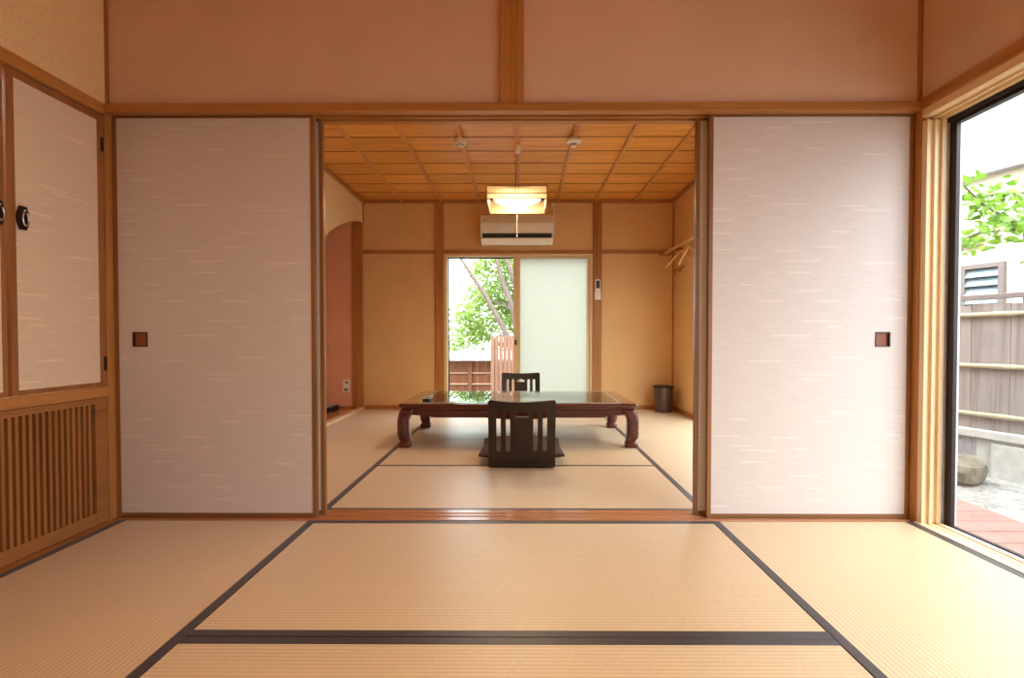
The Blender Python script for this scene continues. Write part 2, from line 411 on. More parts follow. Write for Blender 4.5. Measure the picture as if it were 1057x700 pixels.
# sliding doors
def fusuma(num, x0, x1, y0, y1, label, pull_x=None):
    r = empty('door_%d' % num, ((x0 + x1) / 2, (y0 + y1) / 2, 0.002), label, None, None, 'structure')
    z0, z1 = 0.003, 1.810; st, rl = 0.019, 0.020
    fr = MB(); fr.box(x0, x0 + st, y0, y1, z0, z1).box(x1 - st, x1, y0, y1, z0, z1)
    fr.build('stile', dZ, r, 0.0015)
    f2 = MB(); f2.box(x0 + st, x1 - st, y0 + 0.001, y1 - 0.001, z1 - rl, z1).box(x0 + st, x1 - st, y0 + 0.001, y1 - 0.001, z0, z0 + rl)
    f2.build('rail', dX, r, 0.0015)
    if pull_x is None:
        BOX(x0 + st, x1 - st, y0 + 0.003, y1 - 0.003, z0 + rl, z1 - rl).build('paper_panel', M_paperX, r)
        return r
    c, zc, h = pull_x, 0.806, 0.0335
    pn = MB(); X = [x0 + st, c - h, c + h, x1 - st]; Z = [z0 + rl, zc - h, zc + h, z1 - rl]
    for i in range(3):
        for j in range(3):
            if (i, j) != (1, 1): pn.box(X[i], X[i + 1], y0 + 0.003, y1 - 0.003, Z[j], Z[j + 1])
    pn.build('paper_panel', M_paperX, r)
    pf = MB(); t = 0.0045; a, b = c - h, c + h; e, g = zc - h, zc + h; yf = y0 + 0.0005
    pf.box(a, b, yf, y0 + 0.014, g - t, g).box(a, b, yf, y0 + 0.014, e, e + t).box(a, a + t, yf, y0 + 0.014, e + t, g - t).box(b - t, b, yf, y0 + 0.014, e + t, g - t)
    pu = pf.build('door_pull', plain('dark_pull_rim', (62, 34, 28), 0.3), r)
    BOX(a, b, y0 + 0.0125, y0 + 0.0135, e, g).build('recess_plate', wood('pull_plate_wood', (150, 84, 54), 'Z'), pu)
    return r
D1 = fusuma(1, -1.789, -0.886, 2.320, 2.342, 'closed sliding paper door left of the opening, square pull at its left edge', -1.676)
D2 = fusuma(2, -1.760, -0.862, 2.359, 2.381, 'sliding paper door tucked behind the left front door, only its edge showing')
D3 = fusuma(3, 0.822, 1.722, 2.359, 2.381, 'sliding paper door tucked behind the right front door, a narrow strip showing')
D4 = fusuma(4, 0.867, 1.771, 2.320, 2.342, 'closed sliding paper door right of the opening, lit white by the window', 1.645)

# ---------------- left wall of the front room with its built-in closet
lw = MB()
lw.box(XL - 0.13, XL, YC - 0.02, 2.30, 1.8345, ZF)                 # above the closet
lw.box(XL - 0.13, XL, YC - 0.02, 0.62, -0.035, 1.826)             # towards the camera
lw.box(XL - 0.60, XL - 0.55, 0.62, 2.32, -0.035, 1.826)           # closet back
lw.box(XL - 0.60, XL - 0.11, 2.30, 2.34, -0.035, 1.826)
struct(lw.build('wall_left', M_wall_cream))
struct(BOX(XL - 0.10, XL + 0.006, YC, 2.271, 1.786, 1.834).build('beam_left', wY, None, 0.002))
struct(BOX(XL - 0.05, XL + 0.031, YC, 2.2885, -0.035, 0.0015).build('trim_left', wY, None, 0.001))
cl = empty('built_in_closet', (XL, 1.85, 0.0), 'wooden built-in wall closet on the left, papered doors above slatted grilles', 'cabinet')
fr = MB(); fr.box(XL - 0.08, XL, 0.62, 0.66, 0.0, 1.786); fr.box(XL - 0.08, XL, 0.66, 2.2805, 0.555, 0.598); fr.box(XL - 0.55, XL - 0.03, 0.66, 2.2805, 0.575, 0.593)
fr.build('frame', hY, cl, 0.0015)
M_cldoor = wood('closet_door_wood', (152, 100, 58), 'Z')
def closet_door(y0, y1, handle_y, hinge_y, st2=0.033, st=0.033):
    z0, z1 = 0.601, 1.783; xf = XL - 0.004; xb = xf - 0.022
    d = MB(); d.box(xb, xf, y0, y0 + st, z0, z1).box(xb, xf, y1 - st2, y1, z0, z1).box(xb, xf - 0.001, y0 + st, y1 - st2, z0, z0 + 0.019).box(xb, xf - 0.001, y0 + st, y1 - st2, z1 - 0.03, z1)
    dr = d.build('door', M_cldoor, cl, 0.0015)
    BOX(xb + 0.004, xf - 0.004, y0 + st, y1 - st2, z0 + 0.019, z1 - 0.03).build('paper_panel', M_paperY, dr)
    # six-sided iron pull with a pale drop handle
    s = 1 if handle_y > (y0 + y1) / 2 else -1
    hp = MB(); w, h = 0.0225, 0.043; yc = handle_y; zc = 1.252
    hp.prism([(yc - w * .55, zc - h), (yc + w * .55, zc - h), (yc + w, zc - h * .35), (yc + w, zc + h * .35), (yc + w * .55, zc + h), (yc - w * .55, zc + h), (yc - w, zc + h * .35), (yc - w, zc - h * .35)], xf - 0.002, xf + 0.006, 'X')
    hd = hp.build('handle', M_iron, dr, 0.001)
    rg = MB(); rg.tube([(xf + 0.012, yc + 0.011 * math.sin(a), zc - 0.004 - 0.024 * math.cos(a)) for a in [PI * (-1 + 2 * i / 20) * 0.86 for i in range(21)]], 0.0034, 8)
    rg.lathe([(0.0, -0.002), (0.006, -0.002), (0.006, 0.002), (0.0, 0.002)], (xf + 0.008, yc, zc + 0.026), 12)
    rg.build('pull_ring', M_silver, hd)
    for z in (1.655, 0.70): BOX(xf - 0.004, xf + 0.003, hinge_y - 0.007, hinge_y + 0.007, z - 0.03, z + 0.03).build('hinge', M_iron, dr)
closet_door(1.850, 2.2795, 1.903, 2.271, 0.031, 0.029)
closet_door(1.435, 1.838, 1.812, 1.443, 0.014)
closet_door(1.013, 1.424, 1.070, 1.415)
closet_door(0.664, 1.003, 0.962, 0.672, 0.016)
M_lat = wood('lattice_wood', (150, 100, 56), 'Y')
def grille(y0, y1, se=0.046):
    xf = XL - 0.004; xb = xf - 0.024
    g = MB(); g.box(xb, xf, y0, y0 + 0.046, 0.004, 0.553).box(xb, xf, y1 - se, y1, 0.004, 0.553).box(xb, xf - .001, y0 + 0.046, y1 - se, 0.004, 0.056).box(xb, xf - .001, y0 + 0.046, y1 - se, 0.527, 0.553)
    gr = g.build('lattice_panel', M_lat, cl, 0.0015)
    n = round((y1 - y0 - 0.046 - se) / 0.0268); p = (y1 - y0 - 0.046 - se) / n; s = MB()
    for i in range(1, n): s.box(xb + 0.002, xf - 0.003, y0 + 0.046 + i * p - 0.0065, y0 + 0.046 + i * p + 0.0065, 0.056, 0.527)
    s.build('slat', wood('slat_wood', (150, 98, 52), 'Z'), gr)
    BOX(xb - 0.012, xb - 0.006, y0 + 0.02, y1 - 0.02, 0.01, 0.55).build('backing', plain('dark_backing', (70, 36, 26), 0.8), gr)
grille(1.452, 2.2795, 0.064)
grille(0.663, 1.449)

# ---------------- right wall of the front room with the big window
Y0, Y1 = -0.50, 2.283            # window opening
rw = MB()
rw.box(XR, XR + 0.13, YC - 0.02, 2.283, 1.850, ZF); rw.box(XR, XR + 0.13, YC - 0.02, Y0, -0.035, 1.850)
struct(rw.build('wall_right', M_wall))
struct(BOX(XR - 0.008, XR + 0.03, YC, 2.284, 1.802, 1.850).build('beam_right', wY, None, 0.002))
w1 = empty('window_1', (XR + 0.05, 1.34, 0), 'large sliding garden window on the right, dark bronze sash', None, None, 'structure')
hd = MB()
hd.prism([(XR + 0.0, 1.770), (XR + 0.0, 1.8015), (XR + 0.028, 1.8015), (XR + 0.031, 1.849), (XR + 0.085, 1.849), (XR + 0.085, 1.752), (XR + 0.066, 1.752), (XR + 0.066, 1.766), (XR + 0.048, 1.766), (XR + 0.048, 1.758), (XR + 0.040, 1.758), (XR + 0.040, 1.770), (XR + 0.022, 1.770), (XR + 0.022, 1.764), (XR + 0.014, 1.764)], Y0, Y1 - 0.001, 'Y')
hd.build('head', sY, w1)
jb = MB()
for (a, b) in ((Y1 - 0.03, Y1 - 0.001), (Y0, Y0 + 0.03)):
    out = 1 if a > 1 else -1
    lo, hi = (a + 0.012, b) if out > 0 else (a, b - 0.012)
    jb.box(XR + 0.006, XR + 0.080, lo, hi, 0.0, 1.751)
    for (p, q) in ((0.0, 0.013), (0.034, 0.047), (0.066, 0.085)): jb.box(XR + p, XR + q, a, b, 0.0, 1.752)
jb.build('jamb', sZ, w1, 0.001)
sl = MB(); sl.prism([(XR - 0.012, -0.02), (XR - 0.012, 0.004), (XR + 0.012, 0.004), (XR + 0.012, 0.001), (XR + 0.034, 0.001), (XR + 0.034, 0.004), (XR + 0.045, 0.004), (XR + 0.045, 0.001), (XR + 0.066, 0.001), (XR + 0.066, 0.006), (XR + 0.085, 0.006), (XR + 0.085, -0.02)], Y0, Y1 - 0.001, 'Y')
sl.build('sill', sY, w1)
al = MB(); al.box(XR + 0.086, XR + 0.155, Y1 - 0.028, Y1, -0.03, 1.80).box(XR + 0.086, XR + 0.155, Y0, Y0 + 0.028, -0.03, 1.80)
al.build('aluminium_jamb', M_alupale, w1, 0.001)
al2 = MB(); al2.box(XR + 0.086, XR + 0.155, Y0 + 0.028, Y1 - 0.028, 1.735, 1.80); al2.build('aluminium_head', M_alu, w1, 0.001)
al3 = MB(); al3.box(XR + 0.086, XR + 0.097, Y0 + 0.028, Y1 - 0.028, -0.03, 0.004).box(XR + 0.086, XR + 0.150, Y0 + 0.028, Y1 - 0.028, -0.034, -0.028); al3.build('aluminium_sill', M_alupale, w1, 0.001)
def sash(par, a, b, x0, x1, z0=0.011, z1=1.745, wd=0.036, handle=False):
    s = MB(); s.box(x0, x1, a, a + wd, z0, z1).box(x0, x1, b - wd, b, z0, z1).box(x0, x1, a + wd, b - wd, z1 - 0.022, z1).box(x0, x1, a + wd, b - wd, z0, z0 + 0.030)
    o = s.build('sash', M_alu, par, 0.001)
    xm = (x0 + x1) / 2
    BOX(xm - 0.002, xm + 0.002, a + wd - 0.004, b - wd + 0.004, z0 + 0.026, z1 - 0.018).build('pane', M_glass, o)
mid = (Y0 + Y1) / 2
for (a, b, xa) in ((mid - 0.02, Y1 - 0.029, XR + 0.099), (Y0 + 0.029, mid + 0.02, XR + 0.121)):
    s = MB(); x0, x1, wd, z0, z1 = xa, xa + 0.018, 0.034, -0.026, 1.742
    bot = 0.034
    s.box(x0, x1, a, a + wd, z0, z1).box(x0, x1, b - wd, b, z0, z1).box(x0, x1, a + wd, b - wd, z1 - 0.020, z1).box(x0, x1, a + wd, b - wd, z0, z0 + bot)
    o = s.build('sash', M_alu, w1, 0.001); xm = (x0 + x1) / 2
    BOX(xm - 0.002, xm + 0.002, a + wd - 0.003, b - wd + 0.003, z0 + bot - 0.003, z1 - 0.017).build('pane', M_glass, o)

# ---------------- far room shell
# left wall with its arched opening onto the alcove
arch = [(4.05, 0.02), (4.10, 0.55), (4.20, 0.95), (4.32, 1.22), (4.47, 1.46), (4.66, 1.66), (4.88, 1.805), (5.12, 1.915), (5.37, 2.005), (5.62, 2.078), (5.80, 2.112), (5.87, 2.118)]
poly = [(2.42, -0.035), (2.42, ZC), (5.93, ZC), (5.93, 2.118)] + list(reversed(arch)) + [(4.05, -0.035)]
wl = MB()
for (a, b) in zip(arch[:-1], arch[1:]):
    wl.prism([(a[0], a[1]), (b[0], b[1]), (b[0], ZC), (a[0], ZC)], FL - 0.05, FL, 'X')
wl.box(FL - 0.05, FL, 2.42, 4.05, -0.035, ZC); wl.box(FL - 0.05, FL, 5.87, 5.95, 2.118, ZC)
WLF = struct(wl.build('wall_left_far', M_wall_cream))
at_ = MB()
for (a, b) in zip(arch[:-1], arch[1:]):
    dn = Vector((b[1] - a[1], -(b[0] - a[0]))).normalized() * 0.007
    at_.prism([(a[0], a[1]), (b[0], b[1]), (b[0] + dn.x, b[1] + dn.y), (a[0] + dn.x, a[1] + dn.y)], FL - 0.053, FL + 0.002, 'X')
at_.build('arch_edging', hY, WLF)
# alcove
alc = MB(); alc.box(-2.80, FL - 0.105, 5.885, 5.98, -0.035, ZC); alc.box(-2.86, -2.78, 3.95, 5.98, -0.035, ZC); alc.box(-2.86, FL - 0.05, 3.95, 4.03, -0.035, ZC); alc.box(-2.86, FL - 0.05, 3.95, 5.98, ZC, ZC + 0.05)
struct(alc.build('wall_alcove', M_pink))
af = MB(); af.box(-2.79, FL - 0.045, 4.03, 5.885, -0.035, 0.018); struct(af.build('floor_alcove', M_alcove_wood, None, 0.001), 'polished wooden alcove floor')
struct(BOX(FL - 0.045, FL + 0.010, 4.03, 5.93, -0.035, 0.026).build('trim_alcove', sY, None, 0.002), 'pale wooden edge board of the alcove')
struct(BOX(-2.78, FL - 0.105, 5.875, 5.8855, 0.018, 0.040).build('baseboard_alcove', wX))
struct(BOX(FL - 0.106, FL, 5.868, 5.94, 0.026, 2.118).build('pillar_alcove', wZ, None, 0.002))
# far wall
wb = MB()
wb.box(-1.90, -0.848, YB, YB + 0.12, -0.035, ZC); wb.box(0.850, 1.90, YB, YB + 0.12, -0.035, ZC); wb.box(-0.848, 0.850, YB, YB + 0.12, 1.77, ZC)
struct(wb.build('wall_far', M_wall_far))
for i, (a, b) in enumerate(((-0.944, -0.848), (0.850, 0.946))):
    struct(BOX(a, b, YB - 0.022, YB + 0.11, 0.0, ZC - 0.036).build('pillar_far', rZ, None, 0.002))
struct(MB().box(FL, -0.944, YB - 0.015, YB + 0.02, 1.771, 1.811).box(-0.848, 0.850, YB - 0.015, YB + 0.02, 1.771, 1.811).box(0.946, FR, YB - 0.015, YB + 0.02, 1.771, 1.811).build('beam_far', rX, None, 0.0015))
struct(MB().box(FL, FR, YB - 0.032, YB + 0.02, ZC - 0.037, ZC).box(FL, FL + 0.03, 2.43, YB - 0.032, ZC - 0.037, ZC).box(FR - 0.03, FR, 2.43, YB - 0.032, ZC - 0.037, ZC).build('cornice', rX, None, 0.0015))
struct(MB().box(FL + 0.012, -0.944, YB - 0.012, YB + 0.02, -0.03, 0.045).box(0.946, FR, YB - 0.012, YB + 0.02, -0.03, 0.045).build('baseboard_far', wX, None, 0.001))
struct(BOX(FL, FL + 0.012, YB - 0.012, YB + 0.01, 2.12, ZC - 0.037).build('trim_3', rZ))
struct(BOX(FR - 0.014, FR + 0.01, YB - 0.016, YB + 0.01, 0.0, ZC - 0.037).build('trim_4', rZ))
# right wall of the far room, with a second garden window nearer the doors
wr = MB(); wr.box(FR, FR + 0.12, 5.10, 6.03, -0.035, ZC); wr.box(FR, FR + 0.12, 2.42, 2.55, -0.035, ZC); wr.box(FR, FR + 0.12, 2.55, 5.10, 1.80, ZC)
struct(wr.build('wall_right_far', M_wall_far))
struct(MB().box(FR - 0.012, FR + 0.02, 5.10, YB - 0.012, -0.03, 0.045).box(FR - 0.012, FR + 0.02, 2.43, 2.55, -0.03, 0.045).build('baseboard_right', wY, None, 0.001))
w3 = empty('window_3', (FR + 0.06, 3.83, 0), 'sliding garden window hidden past the right doors', None, None, 'structure')
MB().box(FR - 0.005, FR + 0.10, 5.07, 5.10, 0.0, 1.80).box(FR - 0.005, FR + 0.10, 2.55, 2.58, 0.0, 1.80).box(FR - 0.005, FR + 0.10, 2.58, 5.07, 1.77, 1.80).box(FR - 0.005, FR + 0.10, 2.58, 5.07, -0.03, 0.004).build('frame', sZ, w3, 0.001)
for (a, b, xa) in ((2.585, 3.85, FR + 0.05), (3.81, 5.065, FR + 0.072)):
    s = MB(); x0, x1 = xa, xa + 0.018
    s.box(x0, x1, a, a + .034, .006, 1.766).box(x0, x1, b - .034, b, .006, 1.766).box(x0, x1, a + .034, b - .034, 1.746, 1.766).box(x0, x1, a + .034, b - .034, .006, .03)
    o = s.build('sash', M_alu, w3, 0.001); BOX(xa + .007, xa + .011, a + .03, b - .03, .027, 1.75).build('pane', M_glass, o)

# far window
w2 = empty('window_2', (0, YB + 0.05, 0), 'far garden window, clear sliding pane left and frosted sliding pane right', None, None, 'structure')
fm = MB(); fm.box(-0.848, -0.812, YB - 0.005, YB + 0.11, 0.0, 1.771).box(0.815, 0.850, YB - 0.005, YB + 0.11, 0.0, 1.771)
fm.build('jamb', sZ, w2, 0.001)
MB().box(-0.812, 0.815, YB - 0.005, YB + 0.11, 1.742, 1.771).build('head', sX, w2, 0.001)
BOX(-0.812, 0.815, YB - 0.005, YB + 0.11, -0.03, 0.006).build('sill', sX, w2, 0.001)
sA = MB(); a, b, y0, y1 = -0.811, -0.016, YB + 0.066, YB + 0.088
sA.box(a, a + 0.012, y0, y1, 0.007, 1.741).box(b - 0.034, b, y0, y1, 0.007, 1.741).box(a + .012, b - .034, y0, y1, 1.727, 1.741).box(a + .012, b - .034, y0, y1, 0.007, 0.05)
o = sA.build('sash', M_alu, w2, 0.001)
BOX(a + .010, b - .03, y0 + .009, y0 + .013, 0.046, 1.730).build('pane', M_glass, o)
sB = MB(); a, b, y0, y1 = -0.056, 0.814, YB + 0.012, YB + 0.040
sB.box(a, a + 0.076, y0, y1, 0.007, 1.741).box(b - 0.030, b, y0, y1, 0.007, 1.741).box(a + .076, b - .03, y0, y1, 1.722, 1.741).box(a + .076, b - .03, y0, y1, 0.007, 0.05)
o = sB.build('sash', sZ, w2, 0.001)
BOX(a + .072, b - .026, y0 + .012, y0 + .016, 0.046, 1.726).build('frosted_pane', M_frost, o)
MB().lathe([(0.0, 0.0), (0.012, 0.0), (0.013, 0.03), (0.012, 0.06), (0.0, 0.06)], (-0.030, y0 - 0.002, 0.735), 14).build('handle', M_iron, o)

# ceiling of the far room: flush boards with seam shadows put in as dark strips, battens
cb = MB(); y = 2.42
ys = [2.42, 2.55] + [2.55 + 0.305 * (i + 1) for i in range(11)] + [YB + 0.05]
for p, q in zip(ys[:-1], ys[1:]):
    cb.prism([(p + 0.004, ZC), (q - 0.003, ZC), (q - 0.003, ZC + 0.012), (p + 0.004, ZC + 0.012)], -1.80, 1.80, 'X')
cf = struct(cb.build('ceiling_far', M_ceil))
M_seam_shadow = wood('seam_shadow_wood', (138, 84, 38), 'X')
for q in ys[1:-1]: BOX(-1.76, 1.76, q - 0.003, q + 0.004, ZC - 0.004, ZC + 0.013).build('seam_shadow_strip', M_seam_shadow, cf)  # dark-coloured strips stand in for the shadow line at each board seam
for i in range(-4, 5):
    if i in (-4, 4): continue
    BOX(0.44 * i - 0.014, 0.44 * i + 0.014, 2.42, YB - 0.032, ZC - 0.020, ZC + 0.004).build('ceiling_batten', wood('batten_wood', (210, 152, 94), 'Y') if i == -3 else bpy.data.materials['batten_wood'], cf, 0.0015)
struct(BOX(-2.9, 1.92, 2.36, 6.06, ZC + 0.03, ZC + 0.14).build('ceiling_void', M_ext))
struct(BOX(-1.80, 1.80, 2.40, 2.425, 1.834, ZC + 0.03).build('wall_middle_rear', M_wall_far))

# ---------------- mats
def mat(x0, x1, y0, y1, along, label, group, borders=(1, 1), w=0.030):
    g = 0.0012
    x0 += g; x1 -= g; y0 += g; y1 -= g
    if along == 'X' and not borders[0]: y0 += 0.003
    o = BOX(x0, x1, y0, y1, -0.034, 0.0).build('tatami_mat', M_matX if along == 'X' else M_matY, None, 0.002)
    tag(o, label, 'tatami mat', group)
    e = 0.0015
    if along == 'X':
        if borders[0]: BOX(x0 - e * .3, x1 + e * .3, y0 - 0.0005, y0 + w, -0.02, e).build('border', M_border, o, 0.0008)
        if borders[1]: BOX(x0 - e * .3, x1 + e * .3, y1 - w, y1 + 0.0005, -0.02, e).build('border', M_border, o, 0.0008)
    else:
        if borders[0]: BOX(x0 - 0.0005, x0 + w, y0, y1, -0.02, e).build('border', M_border, o, 0.0008)
        if borders[1]: BOX(x1 - w, x1 + 0.0005, y0, y1, -0.02, e).build('border', M_border, o, 0.0008)
    return o
GF, GR = 'rush mats on the front room floor', 'rush mats on the far room floor'
XA, XB = -1.757, 1.761
mat(-0.88, 0.88, 1.392, 2.289, 'X', 'wide rush mat in front of the door track, dark border at its near edge', GF)
mat(-0.88, 0.88, 0.512, 1.390, 'X', 'rush mat nearest the viewer, behind the dark double border across the floor', GF)
mat(XA, -0.88, 0.53, 2.289, 'Y', 'rush mat running along the slatted closet', GF)
mat(0.88, XB, 0.53, 2.289, 'Y', 'rush mat running along the big garden window, washed white by daylight', GF)
mat(-0.88, 0.88, 2.4285, 3.284, 'X', 'rush mat just beyond the door track, in front of the near floor chair', GR, (1, 0))
mat(-0.88, 0.88, 3.284, 4.16, 'X', 'rush mat under the near floor chair and front table legs', GR, (1, 0), 0.017)
mat(-0.88, 0.88, 4.16, 5.04, 'X', 'rush mat under the rear half of the low table', GR, (0, 0))
mat(-0.88, 0.88, 5.04, YB - 0.02, 'X', 'rush mat under the far floor chair, by the far window', GR, (0, 0))
mat(FL + 0.012, -0.88, 2.4285, 4.155, 'Y', 'rush mat left of the near floor chair, just past the left doors', GR, (0, 1))
mat(FL + 0.012, -0.88, 4.155, YB - 0.013, 'Y', 'rush mat in front of the arched alcove', GR, (0, 1))
mat(0.88, FR - 0.013, 2.4285, 4.155, 'Y', 'rush mat just past the right doors, right of the near floor chair', GR, (1, 0))
mat(0.88, FR - 0.013, 4.155, YB - 0.013, 'Y', 'rush mat under the waste bin in the far right corner', GR, (1, 0))

# ---------------- low table
TX0, TX1, TY0, TY1 = -0.880, 0.898, 3.820, 4.760
TC = ((TX0 + TX1) / 2, (TY0 + TY1) / 2)
tb = empty('low_table', (TC[0], TC[1], 0.0), 'long low dark red lacquered table with curved carved legs', 'table')
def rrect(x0, x1, y0, y1, r, z, n=6):
    pts = []
    for cx, cy, a0 in ((x1 - r, y1 - r, 0), (x0 + r, y1 - r, PI / 2), (x0 + r, y0 + r, PI), (x1 - r, y0 + r, 1.5 * PI)):
        for i in range(n + 1):
            a = a0 + PI / 2 * i / n; pts.append((cx + r * math.cos(a), cy + r * math.sin(a), z))
    return pts
lay = [(0.2745, 0.034), (0.280, 0.022), (0.288, 0.018), (0.296, 0.016), (0.299, 0.006), (0.302, 0.002), (0.308, 0.0), (0.316, 0.001), (0.322, 0.004), (0.325, 0.010)]
MB().rings([rrect(TX0 + d, TX1 - d, TY0 + d, TY1 - d, 0.022, z) for z, d in lay]).build('tabletop', M_lacqTop, tb, angle=55)
ap = MB()
def apron_low(t):      # t in 0..1 from end to end
    s = min(t, 1 - t)
    if s < 0.10: return 0.250 - 0.012 * s / 0.10
    if s < 0.125: return 0.238 - 0.012 * (s - 0.10) / 0.025
    if s < 0.36: return 0.226
    if s < 0.40: return 0.226 - 0.008 * (s - 0.36) / 0.04
    return 0.218
def apron(p0, p1, fixed, axis):
    n = 60; top = 0.2755; r = []
    for i in range(n + 1):
        t = i / n; a = p0 + (p1 - p0) * t; z = apron_low(t) - 0.006
        def P(f, zz): return (a, f, zz) if axis == 'X' else (f, a, zz)
        r.append([P(fixed[0], z), P(fixed[1], z), P(fixed[1] , top), P(fixed[0], top)])
    ap.rings(r)
apron(TX0 + 0.05, TX1 - 0.05, (TY0 + 0.030, TY0 + 0.052), 'X')
apron(TX0 + 0.05, TX1 - 0.05, (TY1 - 0.052, TY1 - 0.030), 'X')
apron(TY0 + 0.05, TY1 - 0.05, (TX0 + 0.030, TX0 + 0.052), 'Y')
apron(TY0 + 0.05, TY1 - 0.05, (TX1 - 0.052, TX1 - 0.030), 'Y')
apo = ap.build('apron', M_lacq, tb)
def spiral(c, u, v, r0, turns, n=26, rev=1, th=0.0035):
    c = Vector(c); u = Vector(u); v = Vector(v)
    return [c + (u * math.cos(rev * 2 * PI * turns * i / n) + v * math.sin(rev * 2 * PI * turns * i / n)) * (r0 * (1 - 0.85 * i / n)) for i in range(n + 1)]
for xc in (-0.28, 0.30):
    pts = []
    for i in range(81):
        th = 6 * PI * i / 80; pts.append((xc - 0.075 + 0.15 * i / 80 + 0.013 * math.cos(th), TY0 + 0.0285, 0.248 + 0.011 * math.sin(th)))
    MB().tube(pts, 0.003, 6).build('carving', M_lacq, apo)
# legs: rounded-square cross-section, outer and inner extents measured from the tabletop edge
leg_prof = [(0.0, 0.002, 0.092), (0.006, -0.003, 0.094), (0.026, -0.001, 0.094), (0.036, 0.004, 0.092), (0.042, 0.010, 0.088), (0.050, 0.011, 0.086), (0.060, 0.003, 0.088), (0.076, -0.003, 0.087), (0.10, -0.005, 0.083), (0.14, -0.006, 0.080), (0.18, -0.006, 0.080), (0.205, -0.005, 0.082), (0.225, -0.003, 0.088), (0.242, 0.000, 0.100), (0.255, 0.002, 0.112), (0.268, 0.006, 0.120), (0.278, 0.010, 0.124)]
def superq(a, b, n=28, e=4.5):
    r = []
    for j in range(n):
        t = 2 * PI * j / n; c, s = math.cos(t), math.sin(t)
        r.append((math.copysign(abs(c) ** (2 / e), c), math.copysign(abs(s) ** (2 / e), s)))
    return r
sq = superq(1, 1)
for sx in (-1, 1):
    for sy in (-1, 1):
        ex = TX0 if sx < 0 else TX1; ey = TY0 if sy < 0 else TY1
        rings = []
        for z, o, i in leg_prof:
            h = (i - o) / 2; cxx = ex - sx * (o + i) / 2; cyy = ey - sy * (o + i) / 2
            rings.append([(cxx + h * p, cyy + h * q, z + 0.0006) for p, q in sq])
        lg = MB().rings(rings).build('leg', M_lacq, tb, angle=50)
        # scrolling vine carved on the two outer faces
        def vine(face):
            pts = []
            for i in range(91):
                th = 6.4 * PI * i / 90; q = 0.036 + 0.019 * math.cos(th) * (1 - 0.3 * i / 90); zz = 0.090 + 0.115 * i / 90 + 0.012 * math.sin(th)
                pts.append((ex - sx * q, ey + sy * 0.005, zz) if face == 'Y' else (ex + sx * 0.005, ey - sy * q, zz))
            return MB().tube(pts, 0.0032, 6)
        vine('Y').build('carving', M_lacq, lg); vine('X').build('carving', M_lacq, lg)
gl = BOX(-0.728, 0.768, TY0 + 0.045, TY1 - 0.05, 0.3256, 0.3306).build('glass_sheet', M_tableglass, None, 0.0008)
ge_ = MB(); a0, a1, b0, b1 = -0.728, 0.768, TY0 + 0.045, TY1 - 0.05
ge_.box(a0 - .005, a0, b0 - .005, b1 + .005, .3256, .3307).box(a1, a1 + .005, b0 - .005, b1 + .005, .3256, .3307).box(a0, a1, b0 - .005, b0, .3256, .3307).box(a0, a1, b1, b1 + .005, .3256, .3307)
ge_.build('polished_edge', M_glassedge, gl)
tag(gl, 'clear glass sheet lying on the low table, pale bright edges', 'glass sheet')
# remote on the table
rm = empty('remote_control', (-0.694, 4.045, 0.3307), 'small black and silver remote lying at the left end of the low table', 'remote control')
MB().rings([rrect(-0.721, -0.667, 3.955, 4.135, 0.008, z) for z in (0.3308, 0.335, 0.348)]).build('body', M_black, rm)
MB().rings([rrect(-0.722, -0.666, 3.954, 4.136, 0.008, z) for z in (0.3481, 0.3525)]).build('face_plate', M_alupale, rm)
bt = MB()
for i in range(3):
    for j in range(5): bt.lathe([(0.0, 0), (0.005, 0), (0.004, 0.002), (0.0, 0.002)], (-0.708 + 0.014 * i, 3.98 + 0.018 * j, 0.3524), 8)
bt.build('button', M_black, rm)

# ---------------- legless floor chairs
def chair_sdf(u, v):
    d = sd_rr(u, v, 0, 0.2225, 0.207, 0.2225, 0.016)
    d = max(d, v - (0.445 - 0.010 * math.cos(min(1, abs(u) / 0.19) * PI / 2)))
    for c in (-0.143, -0.085, 0.083, 0.141):
        d = max(d, -sd_rr(u, v, c, 0.240, 0.0135, 0.132, 0.0134))
    h = min(sd_rr(u, v, 0, 0.349, 0.041, 0.012, 0.0118), math.hypot(u, v - 0.356) - 0.019, math.hypot(u - 0.020, v - 0.354) - 0.014, math.hypot(u + 0.020, v - 0.354) - 0.014)
    h = max(h, 0.340 - v)
    return max(d, -h)
LEAN = math.radians(15); RB = 0.022
def chair_map(u, v):
    # v runs along the profile: short bend near the floor, then a straight leaning back (towards -Y)
    bl = RB * (PI / 2 - LEAN) * 0.9; cur = 0.03 * (u / 0.207) ** 2 * min(1, v / 0.25)
    if v < bl:
        a = v / bl * (PI / 2 + LEAN * 0 + LEAN)       # 0 = flat on floor, heading -Y
        y = -RB * math.sin(a); z = RB * (1 - math.cos(a)); n = Vector((0, math.sin(a), -math.cos(a))) * -1
    else:
        a = PI / 2 + LEAN; y0 = -RB * math.sin(a); z0 = RB * (1 - math.cos(a))
        # heading at angle a: (-cos a ... ) measured from -Y axis
        y = y0 - math.cos(a) * 0 - math.sin(LEAN) * (v - bl); z = z0 + math.cos(LEAN) * (v - bl)
        n = Vector((0, math.cos(LEAN), math.sin(LEAN)))
    return Vector((u, y + cur, z + 0.001)), n
def make_chair(label, loc, rot):
    r = empty('floor_chair', (0, 0, 0), label, 'floor chair', 'legless floor chairs at the low table')
    sheet(0.414, 0.445, chair_sdf, 0.0036, chair_map, 0.011).build('backrest', M_chair, r, angle=50)
    MB().rings([rrect(-0.205, 0.205, -0.004, 0.36, 0.05, z) for z in (0.001, 0.012)]).build('seat', M_chair, r)
    r.location = loc; r.rotation_euler = (0, 0, rot)
    return r
ch = make_chair('dark brown legless floor chair on the near side of the low table', (0.038, 3.238, 0.0012), 0)
